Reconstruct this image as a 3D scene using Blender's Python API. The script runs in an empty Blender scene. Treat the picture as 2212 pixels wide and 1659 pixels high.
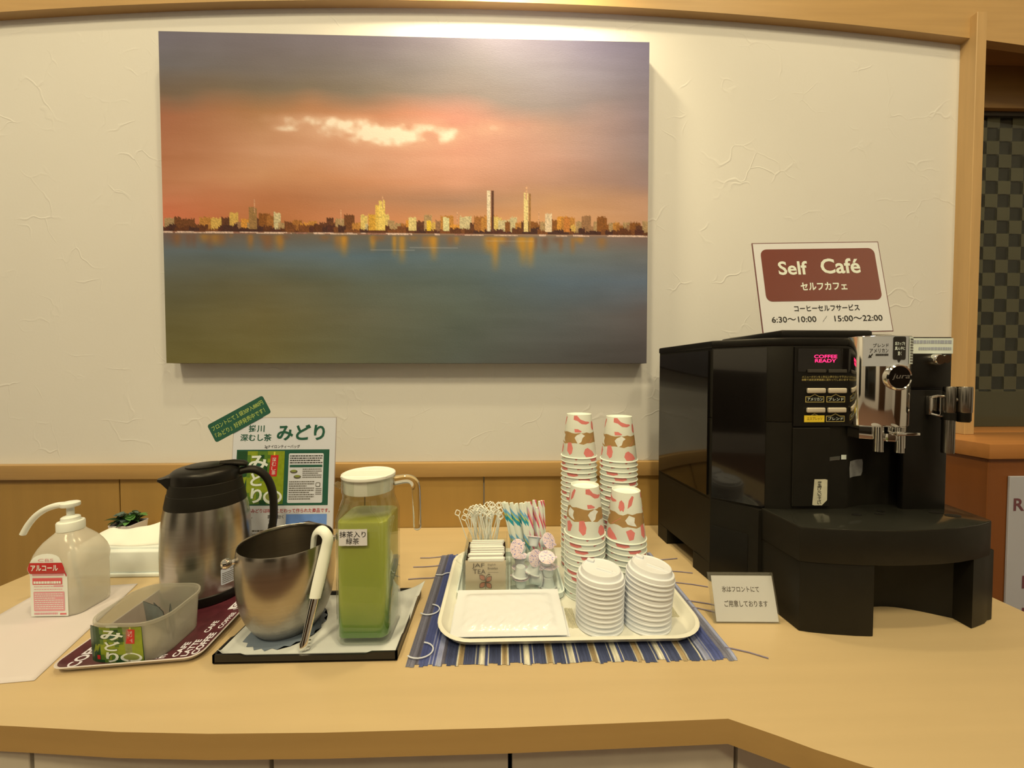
import bpy, bmesh, math, random
import numpy as np
from mathutils import Vector, Matrix
C = bpy.context.scene.collection
SC = bpy.context.scene
rng = random.Random(7)
pi = math.pi
ZC = 0.85                       # height of the worktop above the floor

# ------------------------------------------------------------------ camera, light, exposure
cam = bpy.data.cameras.new('camera'); camo = bpy.data.objects.new('camera', cam); C.objects.link(camo)
cam.sensor_width = 36.0; cam.lens = 830.0 / 2212.0 * 36.0; cam.clip_start = 0.02
camo.location = (0, -1.006, ZC + 0.40)
camo.rotation_euler = (pi / 2 - 0.02707, 0.00027, -0.02645)
SC.camera = camo
SC.view_settings.view_transform = 'Standard'; SC.view_settings.look = 'None'
SC.view_settings.gamma = 1.0; SC.view_settings.use_curve_mapping = False
SC.view_settings.exposure = -0.1
SC.cycles.transparent_max_bounces = 24
SC.cycles.max_bounces = 10
SC.cycles.sample_clamp_indirect = 4.0

w = bpy.data.worlds.new('world'); SC.world = w; w.use_nodes = True
w.node_tree.nodes['Background'].inputs[0].default_value = (1.0, 0.80, 0.48, 1)
w.node_tree.nodes['Background'].inputs[1].default_value = 0.10

WARM = (1.0, 0.79, 0.42)
def area(name, loc, target, size, power, color=WARM, spread=pi):
    l = bpy.data.lights.new(name, 'AREA'); l.shape = 'DISK'; l.size = size; l.energy = power; l.color = color; l.spread = spread
    o = bpy.data.objects.new(name, l); C.objects.link(o); o.location = loc
    o.rotation_euler = (Vector(target) - Vector(loc)).to_track_quat('-Z', 'Y').to_euler()
    return o
def spot(name, loc, target, power, angle, blend, radius, color=WARM):
    l = bpy.data.lights.new(name, 'SPOT'); l.energy = power; l.spot_size = angle; l.spot_blend = blend; l.shadow_soft_size = radius; l.color = color
    o = bpy.data.objects.new(name, l); C.objects.link(o); o.location = loc
    o.rotation_euler = (Vector(target) - Vector(loc)).to_track_quat('-Z', 'Y').to_euler()
    return o
CEIL = ZC + 3.3
LAMPS = [(0.30, -1.05), (-1.2, -2.2), (1.5, -2.2), (0.2, -3.0)]  # main downlight first, then the three added fill lamps
area('downlight_main', (0.30, -1.05, CEIL - 0.06), (0.15, -0.35, ZC + 0.3), 0.16, 26)
area('fill_light_west', (-1.2, -2.2, CEIL - 0.06), (-0.9, -1.2, ZC), 0.5, 58)  # unseen fill lamp, added to brighten the left of the wall
area('fill_light_east', (1.5, -2.2, CEIL - 0.06), (1.0, -1.2, ZC), 0.5, 24)  # unseen fill lamp, added for the right side
area('fill_light_rear', (0.2, -3.0, CEIL - 0.06), (0.1, -1.0, ZC), 0.5, 45)  # unseen fill lamp, added behind the camera
spot('wall_washer', (0.0, -0.17, ZC + 1.62), (0.0, 0.0, ZC + 1.34), 58, 2.0, 1.0, 0.04)

# ------------------------------------------------------------------ materials
def lin1(c):
    c = c / 255.0
    return c / 12.92 if c <= 0.04045 else ((c + 0.055) / 1.055) ** 2.4
def lin(rgb): return tuple(lin1(c) for c in rgb)
WL = lin((236, 216, 172))
def pc(rgb):                    # pigment of a thing seen in this warm light
    l = lin(rgb)
    return tuple(min(0.92, 0.82 * a / b) for a, b in zip(l, WL))
MATS = {}
def mat(name, rgb=None, rough=0.5, metal=0.0, raw=None, var=0.0, vscale=8.0, bump=0.0, bscale=60.0, coat=0.0, spec=0.5, emis=None, trans=0.0, ior=1.45, stretch=None):
    if name in MATS: return MATS[name]
    m = bpy.data.materials.new(name); m.use_nodes = True; nt = m.node_tree; b = nt.nodes['Principled BSDF']
    col = raw if raw else pc(rgb)
    b.inputs['Base Color'].default_value = (*col, 1); b.inputs['Roughness'].default_value = rough; b.inputs['Metallic'].default_value = metal
    b.inputs['Coat Weight'].default_value = coat; b.inputs['Specular IOR Level'].default_value = spec
    b.inputs['Transmission Weight'].default_value = trans; b.inputs['IOR'].default_value = ior
    if emis:
        b.inputs['Emission Color'].default_value = (*emis[0], 1); b.inputs['Emission Strength'].default_value = emis[1]
    tc = nt.nodes.new('ShaderNodeTexCoord'); mp = nt.nodes.new('ShaderNodeMapping'); nt.links.new(tc.outputs['Object'], mp.inputs['Vector'])
    if stretch: mp.inputs['Scale'].default_value = stretch
    if var:
        n = nt.nodes.new('ShaderNodeTexNoise'); n.inputs['Scale'].default_value = vscale; n.inputs['Detail'].default_value = 5
        nt.links.new(mp.outputs[0], n.inputs['Vector'])
        r = nt.nodes.new('ShaderNodeValToRGB'); r.color_ramp.elements[0].position = 0.3; r.color_ramp.elements[1].position = 0.7
        r.color_ramp.elements[0].color = (*[c * (1 - var) for c in col], 1); r.color_ramp.elements[1].color = (*[min(1, c * (1 + var)) for c in col], 1)
        nt.links.new(n.outputs['Fac'], r.inputs[0]); nt.links.new(r.outputs[0], b.inputs['Base Color'])
    if bump:
        n = nt.nodes.new('ShaderNodeTexNoise'); n.inputs['Scale'].default_value = bscale; n.inputs['Detail'].default_value = 4
        nt.links.new(mp.outputs[0], n.inputs['Vector'])
        bp = nt.nodes.new('ShaderNodeBump'); bp.inputs['Strength'].default_value = bump; bp.inputs['Distance'].default_value = 0.002
        nt.links.new(n.outputs['Fac'], bp.inputs['Height']); nt.links.new(bp.outputs[0], b.inputs['Normal'])
    MATS[name] = m
    return m
def clear(name, tint=(0.975, 0.978, 0.965), gloss=1.0, haze=0.0, hazecol=(0.8, 0.8, 0.78), rough=0.02, fres=1.45, transl=0.5):
    """thin clear or frosted plastic / glass: see-through, fresnel gloss, and some milky haze"""
    if name in MATS: return MATS[name]
    m = bpy.data.materials.new(name); m.use_nodes = True; nt = m.node_tree; N = nt.nodes; L = nt.links
    for n in list(N): N.remove(n)
    out = N.new('ShaderNodeOutputMaterial'); tr = N.new('ShaderNodeBsdfTransparent'); tr.inputs[0].default_value = (*tint, 1)
    gl = N.new('ShaderNodeBsdfGlossy'); gl.inputs['Roughness'].default_value = rough
    fr = N.new('ShaderNodeFresnel'); side = N.new('ShaderNodeNewGeometry'); im = N.new('ShaderNodeMath'); im.operation = 'MULTIPLY_ADD'; im.inputs[1].default_value = 1 / fres - fres; im.inputs[2].default_value = fres; L.new(side.outputs['Backfacing'], im.inputs[0]); L.new(im.outputs[0], fr.inputs[0])
    mx = N.new('ShaderNodeMixShader')
    base = tr
    if haze:
        df = N.new('ShaderNodeBsdfDiffuse'); df.inputs[0].default_value = (*hazecol, 1)
        tl = N.new('ShaderNodeBsdfTranslucent'); tl.inputs[0].default_value = (*hazecol, 1)
        dm = N.new('ShaderNodeMixShader'); dm.inputs[0].default_value = transl; L.new(df.outputs[0], dm.inputs[1]); L.new(tl.outputs[0], dm.inputs[2])
        hm = N.new('ShaderNodeMixShader'); hm.inputs[0].default_value = haze; L.new(tr.outputs[0], hm.inputs[1]); L.new(dm.outputs[0], hm.inputs[2])
        base = hm
    mu = N.new('ShaderNodeMath'); mu.operation = 'MULTIPLY'; mu.inputs[1].default_value = gloss
    L.new(fr.outputs[0], mu.inputs[0]); L.new(mu.outputs[0], mx.inputs[0]); L.new(base.outputs[0], mx.inputs[1]); L.new(gl.outputs[0], mx.inputs[2])
    L.new(mx.outputs[0], out.inputs[0]); MATS[name] = m
    return m
def wood(name, rgb, var=0.10, rough=0.35, axis='X', scale=1.0, coat=0.0):
    if name in MATS: return MATS[name]
    st = {'X': (0.6, 9, 9), 'Z': (9, 9, 0.6), 'Y': (9, 0.6, 9)}[axis]
    m = mat(name, rgb, rough, var=var, vscale=6 * scale, stretch=st, bump=0.04, bscale=30, coat=coat)
    return m
def attr_mat(name, rough=0.6, bump=0.0, bscale=80, stretch=None, spec=0.5):
    if name in MATS: return MATS[name]
    m = mat(name, raw=(0.5, 0.5, 0.5), rough=rough, bump=bump, bscale=bscale, stretch=stretch, spec=spec)
    a = m.node_tree.nodes.new('ShaderNodeAttribute'); a.attribute_name = 'pigment'
    m.node_tree.links.new(a.outputs['Color'], m.node_tree.nodes['Principled BSDF'].inputs['Base Color'])
    return m

WHITE = mat('white_paper', (228, 213, 186), 0.55, var=0.02)
WPLAST = mat('white_plastic', (240, 232, 208), 0.35, var=0.015)
BLACKP = mat('black_plastic', raw=(0.007, 0.0065, 0.0058), rough=0.36, spec=0.35, var=0.15, vscale=30)
BLACKM = mat('black_matte_plastic', raw=(0.010, 0.0093, 0.0075), rough=0.5, spec=0.3, var=0.1, vscale=30, bump=0.05, bscale=900)
BLACKG = mat('black_gloss_plastic', raw=(0.006, 0.005, 0.005), rough=0.10, var=0.1, coat=0.3)
CHROME = mat('chrome', raw=(0.80, 0.79, 0.76), rough=0.08, metal=1.0, var=0.03)
STEEL = mat('brushed_steel', raw=(0.52, 0.48, 0.42), rough=0.27, metal=1.0, var=0.06, vscale=12, stretch=(1, 1, 40))
INK = mat('black_ink', raw=(0.015, 0.014, 0.014), rough=0.6, var=0.1)
GREYINK = mat('grey_ink', raw=(0.12, 0.115, 0.11), rough=0.6, var=0.1)
DGREEN = mat('dark_green_ink', (38, 84, 56), 0.45, var=0.06)
RED = mat('red_ink', (200, 42, 36), 0.45, var=0.05)
PINK = mat('pink_ink', (226, 150, 132), 0.5, var=0.04)
CLEAR = clear('clear_acrylic', haze=0.05, hazecol=(0.85, 0.86, 0.82))

# ------------------------------------------------------------------ mesh builder
class M:
    def __init__(s): s.v = []; s.f = []; s.mi = []; s.col = []
    def add(s, vs, fs, mi=0):
        o = len(s.v); s.v.extend([tuple(v) for v in vs]); s.f.extend([tuple(i + o for i in f) for f in fs]); s.mi.extend([mi] * len(fs)); return s
    def box(s, x0, x1, y0, y1, z0, z1, mi=0, bevel=0.0, seg=2, xf=None):
        bm = bmesh.new(); bmesh.ops.create_cube(bm, size=1.0)
        for v in bm.verts: v.co = Vector(((x0 + x1) / 2 + v.co.x * (x1 - x0), (y0 + y1) / 2 + v.co.y * (y1 - y0), (z0 + z1) / 2 + v.co.z * (z1 - z0)))
        if bevel: bmesh.ops.bevel(bm, geom=bm.edges[:], offset=bevel, segments=seg, profile=0.5, affect='EDGES')
        return s.bm(bm, mi, xf)
    def bm(s, bm, mi=0, xf=None):
        bm.verts.ensure_lookup_table(); bm.verts.index_update()
        vs = [xf @ v.co if xf else v.co.copy() for v in bm.verts]
        s.add(vs, [[v.index for v in f.verts] for f in bm.faces], mi); bm.free(); return s
    def prism(s, poly, z0, z1, mi=0, bevel=0.0, seg=2, xf=None, plane='XY'):
        bm = bmesh.new()
        def P(a, b, h): return (a, b, h) if plane == 'XY' else ((h, a, b) if plane == 'YZ' else (a, h, b))
        vb = [bm.verts.new(P(a, b, z0)) for a, b in poly]; vt = [bm.verts.new(P(a, b, z1)) for a, b in poly]; n = len(poly)
        fb = bm.faces.new(vb[::-1]); ft = bm.faces.new(vt)
        for i in range(n): bm.faces.new((vb[i], vb[(i + 1) % n], vt[(i + 1) % n], vt[i]))
        bmesh.ops.recalc_face_normals(bm, faces=bm.faces[:])
        if bevel: bmesh.ops.bevel(bm, geom=list(set(ft.edges[:] + fb.edges[:])), offset=bevel, segments=seg, profile=0.5, affect='EDGES')
        return s.bm(bm, mi, xf)
    def loft(s, loops, mi=0, cap0=False, cap1=False, xf=None):
        n = len(loops[0]); vs = [p for l in loops for p in l]
        if xf: vs = [xf @ Vector(p) for p in vs]
        fs = []
        for k in range(len(loops) - 1):
            for i in range(n): fs.append((k * n + i, k * n + (i + 1) % n, (k + 1) * n + (i + 1) % n, (k + 1) * n + i))
        if cap0: fs.append(tuple(range(n))[::-1])
        if cap1: fs.append(tuple(range((len(loops) - 1) * n, len(loops) * n)))
        return s.add(vs, fs, mi)
    def lathe(s, prof, n=48, mi=0, cap0=True, cap1=True, xf=None, cx=0, cy=0):
        loops = [[(cx + r * math.cos(2 * pi * i / n), cy + r * math.sin(2 * pi * i / n), z) for i in range(n)] for r, z in prof]
        return s.loft(loops, mi, cap0 and prof[0][0] > 1e-5, cap1 and prof[-1][0] > 1e-5, xf)
    def tube(s, path, r, n=12, mi=0, flat=1.0, xf=None, up=None):
        P = [Vector(p) for p in path]; R = r if isinstance(r, (list, tuple)) else [r] * len(P); loops = []
        ref = Vector(up) if up else None
        for i, p in enumerate(P):
            t = (P[min(i + 1, len(P) - 1)] - P[max(i - 1, 0)]).normalized()
            if ref is None: ref = t.orthogonal().normalized()
            a = (ref - t * ref.dot(t)).normalized(); b = t.cross(a); ref = a
            loops.append([p + a * (R[i] * flat * math.cos(2 * pi * k / n)) + b * (R[i] * math.sin(2 * pi * k / n)) for k in range(n)])
        return s.loft(loops, mi, True, True, xf)
    def decal(s, poly, fn, mi=0, h=0.0003, step=0.0, stepv=0.0):
        bm = bmesh.new(); vs = [bm.verts.new((a, b, 0)) for a, b in poly]; bm.faces.new(vs)
        us = [a for a, b in poly]; vv = [b for a, b in poly]
        if step:
            k = math.floor(min(us) / step) + 1
            while k * step < max(us):
                bmesh.ops.bisect_plane(bm, geom=bm.verts[:] + bm.edges[:] + bm.faces[:], plane_co=(k * step, 0, 0), plane_no=(1, 0, 0)); k += 1
        if stepv:
            k = math.floor(min(vv) / stepv) + 1
            while k * stepv < max(vv):
                bmesh.ops.bisect_plane(bm, geom=bm.verts[:] + bm.edges[:] + bm.faces[:], plane_co=(0, k * stepv, 0), plane_no=(0, 1, 0)); k += 1
        bmesh.ops.triangulate(bm, faces=bm.faces[:])
        bmesh.ops.recalc_face_normals(bm, faces=bm.faces[:])
        for f in bm.faces:
            if f.normal.z < 0: f.normal_flip()
        bm.verts.index_update()
        return s._put([(v.co.x, v.co.y) for v in bm.verts], [[v.index for v in f.verts] for f in bm.faces], fn, mi, h, bm)
    def _put(s, uv, fs, fn, mi, h, bm=None):
        s.add([fn(a, b, h) for a, b in uv], fs, mi)
        if bm: bm.free()
        return s
    def rect(s, u0, v0, u1, v1, fn, mi=0, h=0.0003, r=0.0, step=0.0): return s.decal(rr(u0, v0, u1, v1, r), fn, mi, h, step)
    def text(s, txt, u0, v0, u1, v1, fn, mi=0, h=0.0006, bold=0.0, keep=False, vertical=False, shear=0.0):
        if vertical:
            n = len(txt); hh = (v1 - v0) / n
            for i, ch in enumerate(txt):
                if ch == ' ': continue
                s.text(ch, u0, v1 - (i + 0.95) * hh, u1, v1 - (i + 0.05) * hh, fn, mi, h, bold)
            return s
        uv, fs = glyphs(txt, bold); x0, y0 = uv.min(0); x1, y1 = uv.max(0)
        sx = (u1 - u0) / max(1e-6, x1 - x0); sy = (v1 - v0) / max(1e-6, y1 - y0); ox, oy = u0, v0
        if keep:
            k = min(sx, sy); ox = (u0 + u1) / 2 - (x1 - x0) * k / 2; oy = (v0 + v1) / 2 - (y1 - y0) * k / 2; sx = sy = k
        q = [(ox + (a - x0) * sx + shear * (b - y0) * sy, oy + (b - y0) * sy) for a, b in uv]
        return s._put(q, fs, fn, mi, h)
    def greek(s, u0, v0, u1, v1, rows, fn, mi=0, h=0.0005, seed=1, fill=0.45):
        R = random.Random(seed); hh = (v1 - v0) / rows
        for i in range(rows):
            u = u0; vb = v1 - (i + 1) * hh + hh * (1 - fill) / 2; end = u1 - (u1 - u0) * (R.random() * 0.35 if i % 3 == 2 else 0.0)
            while u < end:
                wd = (u1 - u0) * R.uniform(0.03, 0.10)
                s.decal([(u, vb), (min(end, u + wd), vb), (min(end, u + wd), vb + hh * fill), (u, vb + hh * fill)], fn, mi, h); u += wd + (u1 - u0) * 0.015
        return s
    def build(s, name, mats, parent=None, world=False, smooth=35, offset=None):
        me = bpy.data.meshes.new(name)
        off = Vector((0, 0, 0))
        if world and parent is not None: off = parent.location.copy()
        if offset is not None: off = Vector(offset)
        V = np.array(s.v, dtype=float) - np.array(off)
        me.from_pydata(V.tolist(), [], s.f); me.update()
        if not isinstance(mats, (list, tuple)): mats = [mats]
        for m in mats: me.materials.append(m)
        me.polygons.foreach_set('material_index', s.mi)
        if s.col:
            ca = me.color_attributes.new('pigment', 'FLOAT_COLOR', 'POINT')
            arr = np.ones((len(s.v), 4), dtype=np.float32); arr[:, :3] = np.array(s.col); ca.data.foreach_set('color', arr.ravel())
        if smooth:
            me.polygons.foreach_set('use_smooth', [True] * len(me.polygons)); me.set_sharp_from_angle(angle=math.radians(smooth))
        me.update()
        o = bpy.data.objects.new(name, me); C.objects.link(o)
        if parent is not None: o.parent = parent
        elif offset is not None: o.location = off
        return o
def rr(u0, v0, u1, v1, r=0.0, n=5):
    if not r: return [(u0, v0), (u1, v0), (u1, v1), (u0, v1)]
    out = []
    for cx, cy, a in ((u1 - r, v0 + r, -90), (u1 - r, v1 - r, 0), (u0 + r, v1 - r, 90), (u0 + r, v0 + r, 180)):
        for k in range(n + 1):
            t = math.radians(a + 90 * k / n); out.append((cx + r * math.cos(t), cy + r * math.sin(t)))
    return out
def spline(path, rad, k=5):
    P = [Vector(p) for p in path]; out = []; rr_ = []
    for i in range(len(P) - 1):
        a, b, c, d = P[max(i - 1, 0)], P[i], P[i + 1], P[min(i + 2, len(P) - 1)]
        for j in range(k):
            t = j / k; out.append(0.5 * ((2 * b) + (c - a) * t + (2 * a - 5 * b + 4 * c - d) * t * t + (3 * b - a - 3 * c + d) * t ** 3)); rr_.append(rad[i] * (1 - t) + rad[i + 1] * t)
    return out + [P[-1]], rr_ + [rad[-1]]
_G = {}
def glyphs(txt, bold=0.0):
    k = (txt, bold)
    if k not in _G:
        c = bpy.data.curves.new('lettering', 'FONT'); c.body = txt; c.resolution_u = 3; c.offset = bold
        o = bpy.data.objects.new('lettering', c); C.objects.link(o); bpy.context.view_layer.update()
        me = bpy.data.meshes.new_from_object(o.evaluated_get(bpy.context.evaluated_depsgraph_get()))
        _G[k] = (np.array([v.co[:2] for v in me.vertices]), [list(p.vertices) for p in me.polygons])
        bpy.data.objects.remove(o); bpy.data.curves.remove(c); bpy.data.meshes.remove(me)
    return _G[k]
def frame(O, U, V):
    O = Vector(O); U = Vector(U).normalized(); V = Vector(V); V = (V - U * V.dot(U)).normalized(); N = U.cross(V)
    return lambda u, v, h: O + U * u + V * v + N * h
def cylmap(r, a0, cx=0, cy=0, z0=0.0):     # r: radius or function of height
    R = r if callable(r) else (lambda z: r)
    def fn(u, v, h):
        rad = R(z0 + v); a = a0 + u / R(z0); return Vector((cx + (rad + h) * math.cos(a), cy + (rad + h) * math.sin(a), z0 + v))
    return fn
def tag(o, label, cat, group=None):
    o['label'] = label; o['category'] = cat
    if group: o['group'] = group
    return o
def thing(name, label, cat, loc, group=None, rz=0.0):
    o = bpy.data.objects.new(name, None); o.empty_display_size = 0.02; C.objects.link(o); o.location = loc; o.rotation_euler = (0, 0, rz)
    return tag(o, label, cat, group)
def structure(o): o['kind'] = 'structure'; return o
def dup(root, loc, label, group=None, rot=None):
    c = root.copy(); C.objects.link(c); c.location = loc; c['label'] = label
    if group: c['group'] = group
    if rot: c.rotation_euler = rot
    for ch in root.children:
        d = ch.copy(); C.objects.link(d); d.parent = c
        for g in ch.children:
            e = g.copy(); C.objects.link(e); e.parent = d
    return c
ORD = 'top second third fourth fifth sixth seventh eighth ninth tenth eleventh twelfth thirteenth fourteenth fifteenth sixteenth seventeenth eighteenth nineteenth twentieth twenty-first twenty-second twenty-third twenty-fourth twenty-fifth twenty-sixth'.split()

# ------------------------------------------------------------------ the room
def wall_material():
    m = mat('textured_wallpaper', (226, 210, 172), 0.75, var=0.015, vscale=3)
    nt = m.node_tree; N = nt.nodes; L = nt.links; b = N['Principled BSDF']
    tc = N.new('ShaderNodeTexCoord'); n1 = N.new('ShaderNodeTexNoise'); n1.inputs['Scale'].default_value = 5.0; n1.inputs['Detail'].default_value = 3
    mixv = N.new('ShaderNodeMix'); mixv.data_type = 'VECTOR'; mixv.inputs[0].default_value = 0.20
    L.new(tc.outputs['Object'], n1.inputs['Vector']); L.new(tc.outputs['Object'], mixv.inputs[4]); L.new(n1.outputs['Color'], mixv.inputs[5])
    vo = N.new('ShaderNodeTexVoronoi'); vo.feature = 'DISTANCE_TO_EDGE'; vo.inputs['Scale'].default_value = 13.0; L.new(mixv.outputs[1], vo.inputs['Vector'])
    rp = N.new('ShaderNodeValToRGB'); rp.color_ramp.elements[0].color = (1, 1, 1, 1); rp.color_ramp.elements[1].color = (0, 0, 0, 1); rp.color_ramp.elements[1].position = 0.035
    L.new(vo.outputs['Distance'], rp.inputs[0])
    n2 = N.new('ShaderNodeTexNoise'); n2.inputs['Scale'].default_value = 9.0; n2.inputs['Detail'].default_value = 2; L.new(tc.outputs['Object'], n2.inputs['Vector'])
    r2 = N.new('ShaderNodeValToRGB'); r2.color_ramp.elements[0].position = 0.50; r2.color_ramp.elements[1].position = 0.66; L.new(n2.outputs['Fac'], r2.inputs[0])
    mu = N.new('ShaderNodeMath'); mu.operation = 'MULTIPLY'; L.new(rp.outputs[0], mu.inputs[0]); L.new(r2.outputs[0], mu.inputs[1])
    n3 = N.new('ShaderNodeTexNoise'); n3.inputs['Scale'].default_value = 160.0; L.new(tc.outputs['Object'], n3.inputs['Vector'])
    m3 = N.new('ShaderNodeMath'); m3.operation = 'MULTIPLY_ADD'; m3.inputs[1].default_value = 0.16; L.new(n3.outputs['Fac'], m3.inputs[0]); L.new(mu.outputs[0], m3.inputs[2])
    bp = N.new('ShaderNodeBump'); bp.inputs['Strength'].default_value = 0.30; bp.inputs['Distance'].default_value = 0.0022
    L.new(m3.outputs[0], bp.inputs['Height']); L.new(bp.outputs[0], b.inputs['Normal'])
    return m
WALL = wall_material()
PLAIN = mat('plain_wall_paint', (216, 200, 164), 0.8, var=0.03)
PLAINC = mat('ceiling_paint', (226, 214, 186), 0.85, var=0.02)
OAK = wood('oak_trim', (178, 133, 68), 0.09, 0.4, 'X')
OAKV = wood('oak_post', (196, 150, 84), 0.08, 0.4, 'Z')
PANEL = wood('oak_wainscot', (170, 126, 56), 0.06, 0.5, 'Z', 0.5)
structure(M().box(-2.6, 1.235, 0, 0.12, -ZC, 3.3).build('wall_back', WALL))
structure(M().box(-2.7, -2.6, -4.2, 0.12, -ZC, 3.3).build('wall_left', PLAIN))
structure(M().box(3.2, 3.3, -4.2, 1.9, -ZC, 3.3).build('wall_right', PLAIN))
structure(M().box(-2.7, 3.3, -4.3, -4.2, -ZC, 3.3).build('wall_front', PLAIN))
structure(M().box(-2.7, 3.3, -4.3, 1.9, -ZC - 0.1, -ZC).build('floor', mat('floor_carpet', (120, 84, 56), 0.95, var=0.2, vscale=40)))
structure(M().box(-2.7, 3.3, -4.3, 1.9, 3.3, 3.4).build('ceiling', PLAINC))
# wainscot boards with open joints, cap rail, post and the gently arched lintel board
m = M(); xs = [-0.047 + 0.308 * k for k in range(-8, 4)]
for a, b in zip(xs[:-1], xs[1:]): m.box(a + 0.0016, min(b, 1.40) - 0.0016, -0.012, 0.0, -ZC, 0.136, 0, 0.001, 1)
structure(m.build('trim_1', PANEL))
structure(M().box(-2.6, 1.06, -0.022, 0.0, 0.134, 0.171, 0, 0.002).build('trim_2', OAK))
structure(M().box(1.210, 1.236, -0.036, 0.12, 0.24, 1.32, 0, 0.001, 1).build('trim_3', OAKV))
def arch(x): return 1.329 - 0.0392 * (x + 0.0985) ** 2 + 0.0045 * (x + 0.0985) - 0.0015
n = 60; X = [-2.6 + 5.6 * i / n for i in range(n + 1)]
lo = [(x, arch(max(x, -1.45)) if x < 1.3 else arch(1.3) - 0.11 * (min(x, 1.8) - 1.3)) for x in X]
structure(M().prism(lo + [(3.0, 1.75), (-2.6, 1.75)], -0.021, 0.0, plane='XZ').build('trim_4', wood('oak_lintel', (190, 144, 78), 0.07, 0.4, 'X')))
structure(M().box(1.235, 3.2, 0.0, 0.12, 1.285, 3.3).build('trim_5', wood('dark_soffit', (150, 104, 48), 0.08, 0.45, 'X')))
structure(M().box(1.235, 3.2, 0.0, 0.12, -ZC, 0.21).build('wall_below', PLAIN))
# the window beside the wall: header, sill, dark frame and glass with squares of frosted film
win = structure(bpy.data.objects.new('window_1', None)); C.objects.link(win); win.location = (1.9, 0.10, 0.24)
M().box(1.236, 3.2, 0.085, 0.118, 1.165, 1.285, 0, 0.002).build('window_header', wood('dark_header', (150, 108, 50), 0.08, 0.4, 'X'), win, True)
M().box(1.236, 3.2, 0.001, 0.118, 0.21, 0.24, 0, 0.002).build('window_sill', wood('cabinet_top_wood', (176, 112, 50), 0.06, 0.25, 'X'), win, True)
fm = M()
fm.box(1.236, 3.2, 0.098, 0.118, 1.152, 1.166); fm.box(1.236, 1.242, 0.098, 0.118, 0.24, 1.166); fm.box(3.19, 3.2, 0.098, 0.118, 0.24, 1.166)
fm.build('window_frame', mat('dark_bronze_frame', raw=(0.02, 0.016, 0.011), rough=0.4, var=0.1), win, True)
def film():
    m = bpy.data.materials.new('checked_film_glass'); m.use_nodes = True; nt = m.node_tree; N = nt.nodes; L = nt.links
    for q in list(N): N.remove(q)
    out = N.new('ShaderNodeOutputMaterial'); geo = N.new('ShaderNodeTexCoord'); sep = N.new('ShaderNodeSeparateXYZ'); L.new(geo.outputs['Object'], sep.inputs[0])
    ck = N.new('ShaderNodeTexChecker'); ck.inputs['Scale'].default_value = 1 / 0.0385; mp = N.new('ShaderNodeMapping'); mp.inputs['Location'].default_value = (0.011, 0.0101, 0.003)
    L.new(geo.outputs['Object'], mp.inputs[0]); L.new(mp.outputs[0], ck.inputs['Vector']); ck.inputs[1].default_value = (1, 1, 1, 1); ck.inputs[2].default_value = (0, 0, 0, 1)
    ab = N.new('ShaderNodeMath'); ab.operation = 'GREATER_THAN'; ab.inputs[1].default_value = 0.106; L.new(sep.outputs['Z'], ab.inputs[0])
    tr = N.new('ShaderNodeBsdfTransparent'); tr.inputs[0].default_value = (0.75, 0.78, 0.72, 1)
    df = N.new('ShaderNodeBsdfDiffuse'); df.inputs[0].default_value = (0.075, 0.078, 0.055, 1)
    mx = N.new('ShaderNodeMixShader'); mu = N.new('ShaderNodeMath'); mu.operation = 'MULTIPLY'; L.new(ck.outputs['Fac'], mu.inputs[0]); L.new(ab.outputs[0], mu.inputs[1])
    iv = N.new('ShaderNodeMath'); iv.operation = 'SUBTRACT'; iv.inputs[0].default_value = 1.0; L.new(ab.outputs[0], iv.inputs[1])
    ad = N.new('ShaderNodeMath'); ad.operation = 'MULTIPLY_ADD'; ad.inputs[1].default_value = 0.85; L.new(iv.outputs[0], ad.inputs[0]); L.new(mu.outputs[0], ad.inputs[2])
    L.new(ad.outputs[0], mx.inputs[0]); L.new(tr.outputs[0], mx.inputs[1]); L.new(df.outputs[0], mx.inputs[2])
    gl = N.new('ShaderNodeBsdfGlossy'); gl.inputs['Roughness'].default_value = 0.03; fr = N.new('ShaderNodeFresnel'); side = N.new('ShaderNodeNewGeometry'); im = N.new('ShaderNodeMath'); im.operation = 'MULTIPLY_ADD'; im.inputs[1].default_value = 1 / 1.36 - 1.36; im.inputs[2].default_value = 1.36; L.new(side.outputs['Backfacing'], im.inputs[0]); L.new(im.outputs[0], fr.inputs[0])
    m2 = N.new('ShaderNodeMixShader'); L.new(fr.outputs[0], m2.inputs[0]); L.new(mx.outputs[0], m2.inputs[1]); L.new(gl.outputs[0], m2.inputs[2]); L.new(m2.outputs[0], out.inputs[0])
    return m
M().box(1.242, 3.19, 0.106, 0.110, 0.241, 1.153).build('window_glass', film(), win, True)
structure(M().box(1.1, 3.3, 1.8, 1.9, -ZC, 3.3).build('wall_outside', mat('night_outside', raw=(0.01, 0.012, 0.011), rough=0.9, var=0.2)))

dg = mat('reflection_panel_black', raw=(0.008, 0.009, 0.010), rough=0.05, var=0.05); df_ = mat('reflection_panel_brown', raw=(0.05, 0.025, 0.012), rough=0.4, var=0.1)  # colours of the dark panels added behind and beside the camera
structure(M().box(-1.9, 0.1, -4.2, -4.18, -0.5, 1.5).build('reflection_panel_1', dg)); structure(M().box(0.6, 1.6, -4.2, -4.17, -ZC, 1.25).build('reflection_panel_2', df_)); structure(M().box(3.17, 3.2, -3.2, -1.6, -ZC, 1.3).build('reflection_panel_3', df_)); structure(M().box(-2.6, -2.585, -2.6, -1.2, -0.3, 1.3).build('reflection_panel_4', dg))  # unseen dark panels, added to put contrast into chrome and steel reflections
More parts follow.
